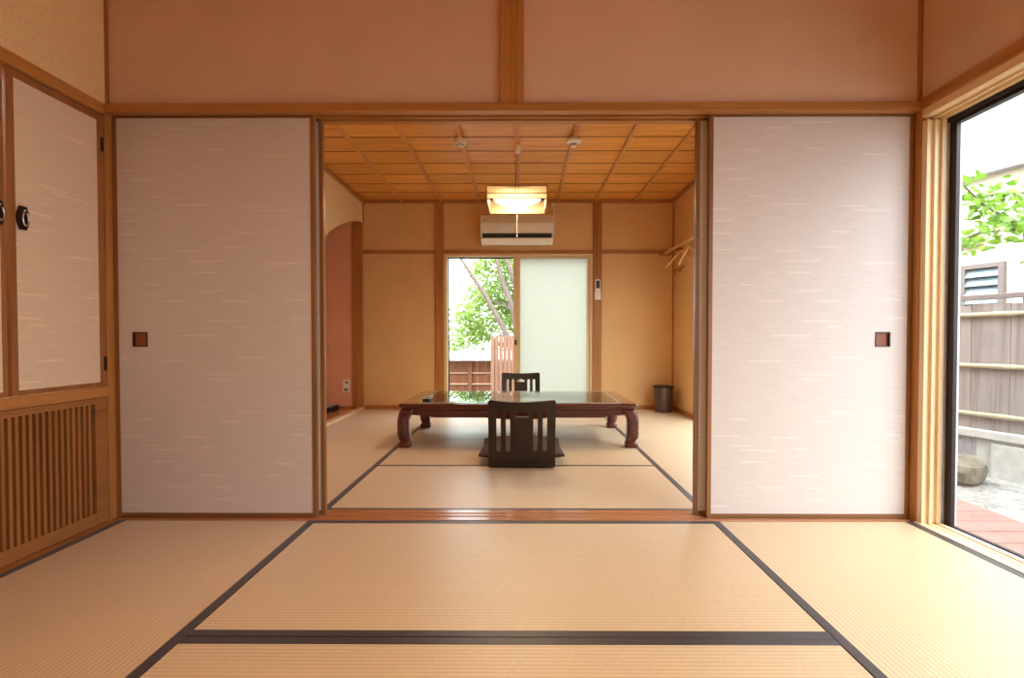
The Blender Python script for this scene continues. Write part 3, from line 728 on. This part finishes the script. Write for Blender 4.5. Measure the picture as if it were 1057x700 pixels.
c2 = copy_tree(ch); c2.location = (0.028, 5.545, 0.0012); c2.rotation_euler = (0, 0, PI)
c2['label'] = 'dark brown legless floor chair on the window side of the low table'
# zabuton
cu = MB(); n = 24; top = []; bot = []
def cush(u, v, s):
    pin = 1 - 0.10 * (1 - (abs(u) ** 3 + abs(v) ** 3) / 2 if max(abs(u), abs(v)) > 0.5 else 1) * 0
    bulge = (max(0, 1 - abs(u) ** 2.6) ** 0.55) * (max(0, 1 - abs(v) ** 2.6) ** 0.55)
    side = 0.275 * (1 - 0.055 * (1 - abs(u * v)) * max(abs(u), abs(v)) ** 3)
    return (0.036 + u * side, 3.562 + v * side, 0.064 + s * (0.006 + 0.048 * bulge))
vs = [cush(-1 + 2 * i / n, -1 + 2 * j / n, 1) for j in range(n + 1) for i in range(n + 1)] + [cush(-1 + 2 * i / n, -1 + 2 * j / n, -1) for j in range(n + 1) for i in range(n + 1)]
fs = []; m = n + 1; K = m * m
for j in range(n):
    for i in range(n):
        a = j * m + i; fs.append((a, a + 1, a + m + 1, a + m)); fs.append((a + K, a + m + K, a + m + 1 + K, a + 1 + K))
for i in range(n):
    fs.append((i, i + K, i + 1 + K, i + 1)); a = n * m + i; fs.append((a, a + 1, a + 1 + K, a + K))
    a = i * m; fs.append((a, a + m, a + m + K, a + K)); a = i * m + n; fs.append((a, a + K, a + m + K, a + m))
tag(cu.add(vs, fs).build('floor_cushion', M_cushion, None, angle=80), 'plump dark brown square cushion on the seat of the near floor chair', 'cushion')

# ---------------- pendant lamp
def pendant(name_label, x, y, ceil, zbot, glow):
    r = empty('pendant_lamp', (x, y, ceil), name_label, 'lamp')
    h = 0.23; zt = zbot + 0.108
    MB().lathe([(0.0, 0.0), (0.022, 0.0), (0.028, -0.02), (0.029, -0.04), (0.024, -0.058), (0.012, -0.068), (0.0, -0.070)], (x, y, ceil - 0.021), 24).build('ceiling_cap', M_ivory, r)
    for s in (-1, 1):
        MB().tube([(x + s * 0.006, y, ceil - 0.085), (x + s * 0.013, y, zt + 0.02)], 0.0022, 6).build('cord', M_cord, r)
    f = MB(); t = 0.005
    for z in (zbot, zbot + 0.045, zt - 0.006):
        d = 0.011 if z != zbot + 0.045 else 0.008
        for s in (-1, 1):
            f.box(x - h - t, x + h + t, y + s * h - t * .6, y + s * h + t * .6, z, z + d * .7); f.box(x + s * h - t * .6, x + s * h + t * .6, y - h, y + h, z, z + d * .7)
    for s in (-1, 1):
        for q in (-0.013, 0.013):
            f.box(x + q - .002, x + q + .002, y + s * h - t * .7, y + s * h + t * .7, zbot, zt)
        for q in (-1, 1): f.box(x + s * h - t * .8, x + s * h + t * .8, y + q * h - t * .8, y + q * h + t * .8, zbot, zt)
    f.box(x - h, x + h, y - 0.012, y + 0.012, zt - 0.004, zt + 0.004); f.box(x - 0.012, x + 0.012, y - h, y + h, zt - 0.0035, zt + 0.0035)
    f.lathe([(0.0, 0.0), (0.05, 0.0), (0.05, 0.02), (0.0, 0.02)], (x, y, zt + 0.002), 20)
    f.build('frame', M_lampwood, r)
    p = MB(); q = h - 0.004
    c4 = [(x - q, y - q), (x + q, y - q), (x + q, y + q), (x - q, y + q)]
    p.add([(a, b, zz) for zz in (zbot + .002, zt) for a, b in c4], [(i, (i + 1) % 4, (i + 1) % 4 + 4, i + 4) for i in range(4)])
    p.build('paper_shade', M_shade, r)
    MB().lathe([(0.0, 0.05), (0.12, 0.05), (0.165, 0.042), (0.185, 0.022), (0.185, 0.014), (0.15, -0.004), (0.09, -0.014), (0.0, -0.018)], (x, y, zbot + 0.044), 40).build('diffuser', glow, r)
    MB().lathe([(0.0, 0.0), (0.195, 0.0), (0.197, -0.030), (0.191, -0.030), (0.189, -0.004), (0.0, -0.004)], (x, y, zbot + 0.101), 40).build('lamp_pan', M_white, r)
    MB().tube([(x, y, zbot + 0.028), (x, y, zbot - 0.235)], 0.0016, 6).lathe([(0.0, 0.0), (0.003, -0.004), (0.0035, -0.014), (0.0, -0.018)], (x, y, zbot - 0.225), 10).build('pull_cord', M_ivory, r)
    return r
pendant('square paper-shaded pendant lamp hanging over the low table', 0.0, 4.20, ZC, 1.868, M_diff)
pendant('unseen square paper-shaded pendant lamp added to light the front room', 0.0, 0.55, ZF, 1.90, M_diff_fill)  # unseen lamp, added to give the front room warm fill light

# ---------------- detectors
hd_ = MB().lathe([(0.0, 0.0), (0.046, 0.0), (0.048, -0.02), (0.050, -0.026), (0.046, -0.04), (0.030, -0.046), (0.028, -0.056), (0.012, -0.062), (0.0, -0.062)], (-0.44, 4.07, ZC - 0.020), 28)
r = empty('smoke_detector', (-0.44, 4.07, ZC - 0.02), 'round deep ivory detector on the ceiling batten left of the lamp cord', 'smoke detector', 'ceiling detectors')
hd_.build('housing', M_ivory, r, angle=30)
MB().lathe([(0.0302, 0.0), (0.0315, 0.0), (0.0315, -0.005), (0.0295, -0.005)], (-0.44, 4.07, ZC - 0.068), 24, False).build('vent_slot', M_grey, r)
r = empty('smoke_detector', (0.44, 4.07, ZC - 0.02), 'round flat-rimmed ivory detector on the ceiling batten right of the lamp cord', 'smoke detector', 'ceiling detectors')
MB().lathe([(0.0, 0.0), (0.048, 0.0), (0.058, -0.018), (0.058, -0.026), (0.038, -0.036), (0.026, -0.040), (0.026, -0.058), (0.014, -0.064), (0.0, -0.064)], (0.44, 4.07, ZC - 0.020), 28).build('housing', M_ivory, r, angle=30)
MB().lathe([(0.0262, 0.0), (0.0275, 0.0), (0.0275, -0.006), (0.0262, -0.006)], (0.44, 4.07, ZC - 0.063), 24, False).build('vent_slot', M_grey, r)

# ---------------- air conditioner
AX0, AX1, AYF = -0.418, 0.392, 5.715
ac = empty('air_conditioner', (0.0, YB, 1.83), 'white wall-mounted air conditioner above the far window', 'air conditioner')
prof = [(YB - 0.001, 1.865), (YB - 0.001, 2.170), (AYF + 0.03, 2.170), (AYF + 0.008, 2.164), (AYF, 2.15), (AYF, 2.085), (AYF - 0.008, 2.075), (AYF - 0.008, 2.062), (AYF, 2.03), (AYF + 0.014, 2.0), (AYF + 0.032, 1.968), (AYF + 0.05, 1.950), (AYF + 0.075, 1.930), (AYF + 0.075, 1.905)]
MB().prism(prof, AX0, AX1, 'X').build('body', M_white, ac, 0.004, angle=30)
pf2 = [(AYF - 0.0025, 2.156), (AYF - 0.0025, 2.088), (AYF + 0.001, 2.088), (AYF + 0.001, 2.156)]
MB().prism(pf2, AX0 + 0.004, AX1 - 0.004, 'X').build('front_panel', plain('warm_white_panel', (214, 196, 172), 0.45, var=0.02), ac)
MB().prism([(AYF + 0.026, 1.966), (AYF + 0.062, 1.924), (AYF + 0.080, 1.930), (AYF + 0.060, 1.960)], AX0 + 0.022, AX1 - 0.022, 'X').build('air_outlet', M_black, ac)
fl = MB(); fl.prism([(AYF + 0.050, 1.922), (AYF + 0.046, 1.915), (AYF + 0.085, 1.878), (AYF + 0.125, 1.858), (AYF + 0.128, 1.864), (AYF + 0.088, 1.886)], AX0 + 0.012, AX1 - 0.012, 'X')
fl.build('flap', M_ivory, ac, 0.001)
MB().box(AX0 + 0.035, AX0 + 0.075, AYF - 0.0032, AYF - 0.002, 2.098, 2.105).box(AX0 + 0.080, AX0 + 0.095, AYF - 0.0032, AYF - 0.002, 2.099, 2.104).build('badge', M_grey, ac)
ou = empty('wall_outlet', (0.392, YB, 2.31), 'small white outlet with a hanging cord, right of the air conditioner', 'outlet')
BOX(0.372, 0.400, YB - 0.018, YB, 2.290, 2.345).build('socket', M_ivory, ou, 0.003)
MB().tube([(0.388, YB - 0.03, 2.318), (0.398, YB - 0.03, 2.27), (0.408, YB - 0.025, 2.15), (0.416, YB - 0.02, 2.05), (0.406, YB - 0.02, 1.96), (0.393, YB - 0.03, 1.93)], 0.004, 8).lathe([(0, 0), (0.012, 0), (0.012, 0.03), (0, 0.03)], (0.388, YB - 0.028, 2.300), 10).build('cord', M_ivory, ou)
# AC remote on the pillar
rc = empty('remote_control', (0.898, YB - 0.022, 1.36), 'white remote control in a holder on the pillar right of the far window', 'remote control')
MB().box(0.868, 0.930, YB - 0.046, YB - 0.024, 1.258, 1.478).build('body', M_white, rc, 0.006)
BOX(0.878, 0.920, YB - 0.0475, YB - 0.0455, 1.375, 1.462).build('screen', M_lcd, rc)
BOX(0.864, 0.934, YB - 0.050, YB - 0.0225, 1.245, 1.335).build('holder', M_ivory, rc, 0.003)

# ---------------- waste bin
bn = empty('waste_bin', (1.600, 5.72, 0.0), 'dark brown metallic waste bin in the far right corner', 'waste bin')
bp = [(0.0, 0.0), (0.084, 0.0), (0.090, 0.006), (0.106, 0.268), (0.111, 0.270), (0.113, 0.278), (0.111, 0.284), (0.104, 0.284), (0.102, 0.270), (0.086, 0.012), (0.0, 0.010)]
MB().lathe(bp, (1.600, 5.72, 0.001), 40, False).build('body', M_bin, bn, angle=30)
MB().lathe([(0.1075, 0.266), (0.1145, 0.268), (0.1155, 0.280), (0.112, 0.287), (0.1045, 0.286)], (1.600, 5.72, 0.001), 40, False).build('rim', M_iron, bn)

# ---------------- coat rail, hangers, hooks
cr = empty('coat_rail', (1.675, 5.3, 1.75), 'pale wooden hanging rail along the far right wall', 'coat rail')
MB().box(1.642, 1.670, 4.70, 5.876, 1.755, 1.778).build('bar', wood('pale_rail_wood', (220, 170, 108), 'Y'), cr, 0.004)
for yy in (4.80, 5.60): BOX(1.6705, FR - 0.001, yy - 0.015, yy + 0.015, 1.752, 1.784).build('bracket', wX, cr, 0.002)
MB().box(1.585, 1.72, YB - 0.052, YB - 0.026, 1.745, 1.775).build('end_block', wX, cr, 0.003)
def hanger(c, ang, label, w=0.19):
    r = empty('coat_hanger', c, label, 'coat hanger', 'wooden hangers on the coat rail')
    d = Vector((math.cos(ang), math.sin(ang), 0)); c = Vector(c)
    nk = c + Vector((0, 0, -0.085))
    pts = []
    for i in range(-10, 11):
        t = i / 10; pts.append(nk + d * (w * t) + Vector((0, 0, -0.125 * abs(t) ** 1.15 + 0.012 * (1 - abs(t)))))
    MB().tube(pts, [0.009 + 0.004 * abs(i) / 10 for i in range(-10, 11)], 8).build('arm', wood('hanger_wood', (226, 178, 116), 'Z', dark=0.88), r)
    hk = [nk + Vector((0, 0, 0.01)), nk + Vector((0, 0, 0.05))] + [c + Vector((0, 0, -0.001)) + Vector((0.021 * math.cos(a), 0, 0.021 * math.sin(a))) for a in [-1.2 + 4.2 * i / 10 for i in range(11)]]
    MB().tube(hk, 0.002, 6).build('hook', M_silver, r)
    return r
hanger((1.656, 5.30, 1.768), math.radians(-57), 'wooden coat hanger on the rail nearer the far corner')
hanger((1.656, 5.06, 1.768), math.radians(-78), 'wooden coat hanger on the rail nearer the doors')
hk = empty('hook_rack', (FR, 5.6, 1.555), 'thin strip of small metal hooks on the far right wall under the hangers', 'hook rack')
BOX(FR - 0.006, FR, 5.52, 5.88, 1.568, 1.582).build('strip', hY, hk)
for yy in (5.56, 5.62, 5.76, 5.84):
    MB().tube([(FR - 0.006, yy, 1.572), (FR - 0.02, yy, 1.560), (FR - 0.032, yy, 1.535), (FR - 0.026, yy, 1.522), (FR - 0.016, yy, 1.528)], 0.003, 6).build('hook', M_iron, hk)

# ---------------- alcove things
pl = empty('switch_plate', (-1.955, 5.885, 0.27), 'white outlet and switch plate low on the red alcove wall', 'switch plate')
BOX(-1.995, -1.915, 5.877, 5.885, 0.196, 0.340).build('plate', M_white, pl, 0.002)
MB().box(-1.978, -1.932, 5.8745, 5.878, 0.212, 0.240).build('socket', M_grey, pl)
MB().box(-1.960, -1.930, 5.8745, 5.878, 0.296, 0.322).build('socket', M_grey, pl)
MB().box(-1.980, -1.955, 5.8745, 5.878, 0.255, 0.285).build('switch', M_ivory, pl)
tr = empty('lacquer_box', (-2.19, 5.66, 0.018), 'low black lacquered box on the alcove floor', 'box')
MB().rings([rrect(-2.39, -1.995, 5.52, 5.79, 0.04, z) for z in (0.0185, 0.03, 0.062, 0.070)]).build('body', M_black, tr)
MB().rings([rrect(-2.375, -2.040, 5.535, 5.775, 0.035, z) for z in (0.0702, 0.080)]).build('lid', M_alupale, tr)

# ---------------- outside, right: deck, gravel, stone, fence, house
dk = MB(); y = -1.2
while y < 6.0:
    dk.box(XR + 0.158, 2.335, y, y + 0.129, -0.065, -0.034); y += 0.1335
dko = empty('deck', (2.1, 2.4, -0.3), 'red-brown plank deck outside the big window', 'deck')
dk.build('boards', M_deck, dko, 0.002)
dj = MB(); dj.box(1.99, 2.05, -1.2, 6.0, -0.13, -0.0655).box(2.26, 2.32, -1.2, 6.0, -0.13, -0.0655)
for yy in (-1.0, 0.6, 2.2, 3.8, 5.6): dj.box(1.99, 2.05, yy, yy + 0.06, -0.302, -0.13).box(2.26, 2.32, yy, yy + 0.06, -0.302, -0.13)
dj.build('joists', M_deck, dko)
st = MB(); rr_ = random.Random(5); nn = 20; rings = []
for i, (r_, z) in enumerate(((0.16, -0.305), (0.20, -0.26), (0.205, -0.19), (0.185, -0.145), (0.12, -0.12))):
    rings.append([(3.40 + (r_ * 0.95 * (1 + 0.10 * math.sin(3 * a + i) + 0.05 * math.sin(7 * a))) * math.cos(a), 4.02 + (r_ * 0.75 * (1 + 0.1 * math.cos(4 * a + i))) * math.sin(a), z + 0.02 * math.sin(2 * a + 1)) for a in [2 * PI * k / nn for k in range(nn)]])
st.rings(rings); tag(st.build('garden_stone', M_stone, None, angle=25), 'flat tan stone on the gravel beside the dark sash', 'stone')

YAW = math.atan2(0.3125, 1.0)
FD = Vector((-math.sin(YAW), math.cos(YAW), 0)); FNn = Vector((math.cos(YAW), math.sin(YAW), 0))   # along / outward
F0 = Vector((3.725, 4.44, 0))
def fp(t, out, z): return F0 + FD * t + FNn * out + Vector((0, 0, z))
TA, TB = -4.2, 3.4
UPV = Vector((0, 0, 1))
def fbox(mb, t0, t1, o0, o1, z0, z1):
    mb.obox(fp((t0 + t1) / 2, (o0 + o1) / 2, (z0 + z1) / 2), FD, FNn, UPV, (t1 - t0) / 2, (o1 - o0) / 2, (z1 - z0) / 2)
cw = empty('concrete_wall', fp(0, 0.05, -0.3), 'low white concrete wall under the grey board fence', 'wall')
m_ = MB(); fbox(m_, TA, TB, 0.0, 0.16, -0.302, 0.0); m_.build('base', M_conc, cw)
m_ = MB(); fbox(m_, TA, TB, -0.03, 0.19, 0.0, 0.062); m_.build('coping', M_conc, cw, 0.004)
m_ = MB(); fbox(m_, TA, -0.30, -0.035, 0.0, -0.302, -0.03); m_.build('pier', M_conc, cw)
m_ = MB()
for i in range(26): fbox(m_, -0.16 + i * 0.018, -0.152 + i * 0.018, -0.006, 0.0, -0.145, -0.02)
fbox(m_, -0.175, 0.32, -0.003, 0.0, -0.15, -0.015); m_.build('vent_grille', M_fascia, cw)
bf = empty('board_fence', fp(0, 0.05, 0.06), 'weathered grey board fence with pale bamboo rails outside the big window', 'fence')
m_ = MB(); t = TA; i = 0
while t < TB:
    wdt = 0.125 + 0.03 * ((i * 7) % 5) / 5; o_ = 0.05 + 0.004 * (i % 2); fbox(m_, t, t + wdt - 0.002, o_, o_ + 0.018, 0.0625, 1.085 + 0.006 * (i % 3)); t += wdt; i += 1
m_.build('boards', M_boards, bf)
for z in (0.185, 0.585, 1.005):
    m_ = MB(); pts = []
    for k in range(60): pts.append(fp(TA + (TB - TA) * k / 59, 0.032, z))
    m_.tube(pts, [0.0185 + (0.004 if k % 5 == 0 else 0) for k in range(60)], 10); m_.build('bamboo_rail', M_bamboo, bf)
m_ = MB(); fbox(m_, TA, TB, 0.03, 0.10, 1.128, 1.168); m_.build('top_rail', M_frame_grey, bf, 0.003)
for k in range(5):
    m_ = MB(); fbox(m_, -3.9 + 1.7 * k, -3.83 + 1.7 * k, 0.072, 0.13, 0.0625, 1.128); m_.build('post', M_boards, bf)

hs = empty('house', fp(0, 1.2, -0.3), 'cream neighbouring house with a louvred window behind the grey fence', 'house')
m_ = MB(); fbox(m_, -5.5, 1.2, 1.05, 4.0, -0.302, 2.52); m_.build('wall', M_house, hs)
m_ = MB(); fbox(m_, -5.6, 1.3, 0.93, 1.05, 2.40, 2.52); m_.build('fascia', M_fascia, hs, 0.004)
m_ = MB(); fbox(m_, -5.6, 1.3, 0.93, 4.1, 2.52, 2.58); m_.build('roof', M_fascia, hs)
m_ = MB(); fbox(m_, -5.5, 1.2, 1.25, 4.0, 2.58, 3.55); m_.build('upper_wall', plain('grey_white_render', (190, 190, 188), 0.85, 0.2, var=0.02), hs)
m_ = MB(); fbox(m_, -5.6, 1.3, 1.10, 4.1, 3.55, 3.63); m_.build('upper_roof', M_fascia, hs)
# louvred window
wt0, wt1, wz0, wz1 = 0.238, 0.615, 0.93, 1.545
m_ = MB(); b_ = 0.045
fbox(m_, wt0, wt0 + b_, 1.0, 1.05, wz0, wz1); fbox(m_, wt1 - b_, wt1, 1.0, 1.05, wz0, wz1); fbox(m_, wt0 + b_, wt1 - b_, 1.0, 1.05, wz1 - b_, wz1); fbox(m_, wt0 + b_, wt1 - b_, 1.0, 1.05, wz0, wz0 + b_)
wf = m_.build('window_frame', M_frame_grey, hs, 0.002)
m_ = MB()
for k in range(6):
    z = wz0 + b_ + 0.045 + k * 0.088
    m_.obox(fp((wt0 + wt1) / 2, 1.025, z), FD, FNn * 0.45 + UPV * 0.9, FNn * 0.9 - UPV * 0.45, (wt1 - wt0) / 2 - b_, 0.052, 0.003)
m_.build('louver', M_louver, wf)
vh = empty('vent_hood', fp(0.525, 1.0, 1.75), 'small pale vent hood on the neighbouring house wall above the louvred window', 'vent hood')
rg = []
for z, r_ in ((1.812, 0.02), (1.808, 0.075), (1.785, 0.092), (1.742, 0.105), (1.734, 0.098)):
    rg.append([fp(0.525 + r_ * math.cos(a), 1.048 - (r_ * math.sin(a) if math.sin(a) > 0 else 0), z) for a in [2 * PI * k / 20 for k in range(20)]])
MB().rings(rg).build('hood', plain('pink_white_hood', (168, 140, 132), 0.5), vh)

# ---------------- trees
def leaf(mb, p, d, size, rnd):
    d = d.normalized(); up = Vector((rnd.uniform(-1, 1), rnd.uniform(-1, 1), rnd.uniform(-0.2, 1))).normalized()
    s = d.cross(up)
    if s.length < 1e-3: return
    s.normalize(); nrm = s.cross(d)
    L, Wd = size, size * 0.26
    pts = [p, p + d * L * 0.3 + s * Wd * 0.9 + nrm * L * 0.05, p + d * L * 0.65 + s * Wd * 0.75 + nrm * L * 0.03, p + d * L - nrm * L * 0.06, p + d * L * 0.65 - s * Wd * 0.75 + nrm * L * 0.03, p + d * L * 0.3 - s * Wd * 0.9 + nrm * L * 0.05]
    mid1 = p + d * L * 0.3; mid2 = p + d * L * 0.65
    mb.add(pts + [mid1, mid2], [(0, 1, 6), (0, 6, 5), (1, 2, 7, 6), (6, 7, 4, 5), (2, 3, 7), (7, 3, 4)])
# broad-leaved garden tree by the fence
rnd = random.Random(21)
gt = empty('leafy_tree', (3.92, 3.20, -0.3), 'leafy green tree reaching across the big window from the right', 'tree')
tr_ = MB(); tr_.tube([(3.92, 3.20, -0.302), (3.90, 3.21, 0.4), (3.94, 3.18, 1.0), (3.88, 3.22, 1.5), (3.80, 3.25, 2.2)], [0.05, 0.045, 0.04, 0.035, 0.02], 10)
lf = MB()
brs = [[(3.89, 3.22, 1.32), (3.62, 3.28, 1.38), (3.40, 3.32, 1.47), (3.18, 3.36, 1.56), (3.00, 3.38, 1.68), (2.88, 3.38, 1.80)],
       [(3.88, 3.22, 1.30), (3.60, 3.20, 1.34), (3.34, 3.22, 1.42), (3.10, 3.26, 1.49), (2.90, 3.28, 1.47), (2.80, 3.30, 1.43)],
       [(3.86, 3.23, 1.62), (3.62, 3.30, 1.66), (3.38, 3.38, 1.75), (3.16, 3.44, 1.76), (2.98, 3.46, 1.72)],
       [(3.84, 3.24, 1.9), (3.66, 3.20, 1.84), (3.44, 3.18, 1.80), (3.26, 3.2, 1.74)],
       [(3.88, 3.22, 1.4), (3.8, 3.0, 1.6), (3.7, 2.8, 1.8), (3.6, 2.6, 1.9)],
       [(3.88, 3.22, 1.7), (4.1, 3.3, 1.9), (4.2, 3.4, 2.1)]]
for b in brs:
    bb = [Vector(q) for q in b]; tr_.tube(bb, [0.014 * (1 - 0.8 * i / (len(bb) - 1)) + 0.002 for i in range(len(bb))], 7)
    for i in range(len(bb) - 1):
        for k in range(44):
            t = rnd.random(); p = bb[i].lerp(bb[i + 1], t)
            off = Vector((rnd.gauss(0, 1), rnd.gauss(0, 1), rnd.gauss(0, 0.7))) * (0.075 if i else 0.03)
            dd = (bb[i + 1] - bb[i]).normalized() * 0.5 + Vector((rnd.uniform(-1, 1), rnd.uniform(-1, 1), rnd.uniform(-0.7, 0.7)))
            if i == 0 and k > 16: continue
            leaf(lf, p + off, dd, rnd.uniform(0.042, 0.088), rnd)
tr_.build('trunk', M_bark, gt); lf.build('foliage', M_leafA, gt, angle=80)

# far garden: fence, slatted screen, tree
ff = empty('brown_fence', (-0.6, 8.5, -0.3), 'low brown board fence with pale coping beyond the far window', 'fence')
m_ = MB(); x = -3.5; i = 0
while x < 2.6:
    m_.box(x, x + 0.146, 8.50 + 0.004 * (i % 2), 8.52 + 0.004 * (i % 2), -0.302, 0.445); x += 0.148; i += 1
m_.build('boards', M_boards_br, ff)
for z in (0.06, 0.24): MB().tube([(-3.5, 8.488, z), (2.6, 8.488, z)], 0.013, 8).build('bamboo_rail', M_bambooX, ff)
for xx in (-2.4, -0.81, 0.9): BOX(xx - 0.035, xx + 0.035, 8.462, 8.475, -0.302, 0.445).build('post', M_boards_br, ff)
MB().prism([(8.36, 0.445), (8.36, 0.475), (8.50, 0.60), (8.54, 0.60), (8.68, 0.475), (8.68, 0.445)], -3.6, 2.7, 'X').build('coping', M_coping, ff)
ss = empty('slatted_screen', (-0.2, 7.3, -0.3), 'pale pinkish vertical slat screen just beyond the far window', 'screen')
m_ = MB()
for k in range(12): m_.box(-0.395 + 0.058 * k, -0.395 + 0.058 * k + 0.050, 7.30, 7.335, -0.28, 0.845)
m_.build('slats', M_slat, ss, 0.002)
m_ = MB(); m_.box(-0.395, 0.283, 7.336, 7.36, 0.70, 0.76).box(-0.395, 0.283, 7.336, 7.36, 0.0, 0.06).box(-0.38, -0.33, 7.336, 7.37, -0.302, 0.80).box(0.22, 0.27, 7.336, 7.37, -0.302, 0.80); m_.build('rail', M_slat, ss)
rnd = random.Random(8)
ft = empty('garden_tree', (-0.15, 9.7, -0.3), 'yellow-green tree with leaning grey trunks beyond the far window', 'tree')
tk = MB()
tk.tube([(-0.05, 9.55, -0.302), (-0.12, 9.52, 0.5), (-0.25, 9.5, 0.90), (-0.60, 9.5, 1.55), (-0.90, 9.5, 2.0), (-1.12, 9.5, 2.35), (-1.22, 9.5, 2.6)], [0.06, 0.055, 0.05, 0.042, 0.034, 0.024, 0.012], 10)
tk.tube([(0.02, 9.6, -0.302), (0.0, 9.6, 0.6), (-0.12, 9.6, 1.35), (-0.36, 9.6, 2.0), (-0.5, 9.6, 2.6)], [0.07, 0.06, 0.055, 0.045, 0.03], 10)
tk.tube([(0.06, 9.65, -0.302), (0.03, 9.65, 0.8), (-0.03, 9.62, 1.7), (-0.25, 9.6, 2.3), (-0.3, 9.6, 2.8)], [0.06, 0.055, 0.05, 0.04, 0.02], 10)
tk.tube([(-0.98, 9.5, 2.12), (-1.1, 9.5, 2.28), (-1.32, 9.48, 2.5)], [0.02, 0.015, 0.008], 7)
lf = MB()
cl_ = []
for _ in range(170):
    z = rnd.uniform(0.55, 3.2)
    lo = -1.15 + 0.12 * math.sin(z * 5) + (0.14 if z > 1.9 else 0) + (0.22 if z > 2.2 else 0) - (0.18 if z < 1.0 else 0)
    x = rnd.uniform(lo, 1.1)
    cl_.append(Vector((x, 10.1 + rnd.uniform(-0.15, 0.9), z)))
for c in cl_:
    for k in range(95):
        p = c + Vector((rnd.gauss(0, 0.13), rnd.gauss(0, 0.13), rnd.gauss(0, 0.12)))
        leaf(lf, p, Vector((rnd.uniform(-1, 1), rnd.uniform(-1, 1), rnd.uniform(-0.8, 0.6))), rnd.uniform(0.06, 0.11), rnd)
for c in cl_[::4]:
    tk.tube([(0.0, 9.62, min(c.z * 0.8, 1.6)), tuple((Vector((0, 9.65, c.z * 0.9)) + c) / 2), tuple(c)], [0.02, 0.012, 0.005], 6)
tk.build('trunk', M_bark, ft); lf.build('foliage', M_leafB, ft, angle=80)

# ------------------------------------------------------------------ light
w = bpy.data.worlds.new('overcast_sky'); sc.world = w; w.use_nodes = True
nt = w.node_tree; nt.nodes.clear()
bg = nt.nodes.new('ShaderNodeBackground'); wo = nt.nodes.new('ShaderNodeOutputWorld'); nt.links.new(bg.outputs[0], wo.inputs[0])
tc = nt.nodes.new('ShaderNodeTexCoord'); ns = nt.nodes.new('ShaderNodeTexNoise'); ns.inputs['Scale'].default_value = 2.5; ns.inputs['Detail'].default_value = 4
rp = nt.nodes.new('ShaderNodeValToRGB'); rp.color_ramp.elements[0].position = 0.35; rp.color_ramp.elements[0].color = (0.83, 0.91, 1.0, 1); rp.color_ramp.elements[1].position = 0.65; rp.color_ramp.elements[1].color = (0.92, 0.96, 1.0, 1)
nt.links.new(tc.outputs['Generated'], ns.inputs['Vector']); nt.links.new(ns.outputs['Fac'], rp.inputs[0]); nt.links.new(rp.outputs[0], bg.inputs[0])
SKY = 13.5                      # zenith of an overcast sky, a third of that at the horizon
sp_ = nt.nodes.new('ShaderNodeSeparateXYZ'); nt.links.new(tc.outputs['Generated'], sp_.inputs[0])
mx_ = nt.nodes.new('ShaderNodeMath'); mx_.operation = 'MAXIMUM'; nt.links.new(sp_.outputs[2], mx_.inputs[0]); mx_.inputs[1].default_value = 0.0
ma_ = nt.nodes.new('ShaderNodeMath'); ma_.operation = 'MULTIPLY_ADD'; nt.links.new(mx_.outputs[0], ma_.inputs[0]); ma_.inputs[1].default_value = SKY * 2 / 3; ma_.inputs[2].default_value = SKY / 3
nt.links.new(ma_.outputs[0], bg.inputs[1])
def portal(name, loc, rot, sx, sy):
    l = bpy.data.lights.new(name, 'AREA'); l.shape = 'RECTANGLE'; l.size = sx; l.size_y = sy; l.cycles.is_portal = True
    o = bpy.data.objects.new(name, l); COL.objects.link(o); o.location = loc; o.rotation_euler = rot
portal('sky_portal_front', (XR + 0.17, (Y0 + Y1) / 2, 0.88), (0, PI / 2, 0), 1.75, Y1 - Y0)
portal('sky_portal_far', (0, YB + 0.13, 0.88), (-PI / 2, 0, 0), 1.66, 1.74)
portal('sky_portal_side', (FR + 0.13, 3.825, 0.88), (0, PI / 2, 0), 1.75, 2.5)

# ------------------------------------------------------------------ camera
cam = bpy.data.cameras.new('camera'); co = bpy.data.objects.new('camera', cam); COL.objects.link(co)
cam.sensor_fit = 'HORIZONTAL'; cam.sensor_width = 36.0; cam.lens = 536.0 / 1057 * 36.0
cam.shift_x = -7.0 / 1057; cam.shift_y = 9.8 / 1057; cam.clip_start = 0.02; cam.clip_end = 200
co.location = (0.035, 0.0, 0.8116)
co.rotation_euler = (math.radians(90 - 1.14), 0, math.radians(0.29))
sc.camera = co
vs_ = sc.view_settings; sc.display_settings.display_device = 'sRGB'
vs_.view_transform = 'Standard'; vs_.look = 'None'; vs_.exposure = 0.06; vs_.gamma = 1.0; vs_.use_curve_mapping = False
cy = sc.cycles
cy.max_bounces = 12; cy.diffuse_bounces = 7; cy.glossy_bounces = 5; cy.transmission_bounces = 8; cy.transparent_max_bounces = 16
cy.caustics_reflective = False; cy.caustics_refractive = False; cy.sample_clamp_indirect = 6.0
cy.use_denoising = True
try: cy.denoiser = 'OPENIMAGEDENOISE'
except Exception: pass
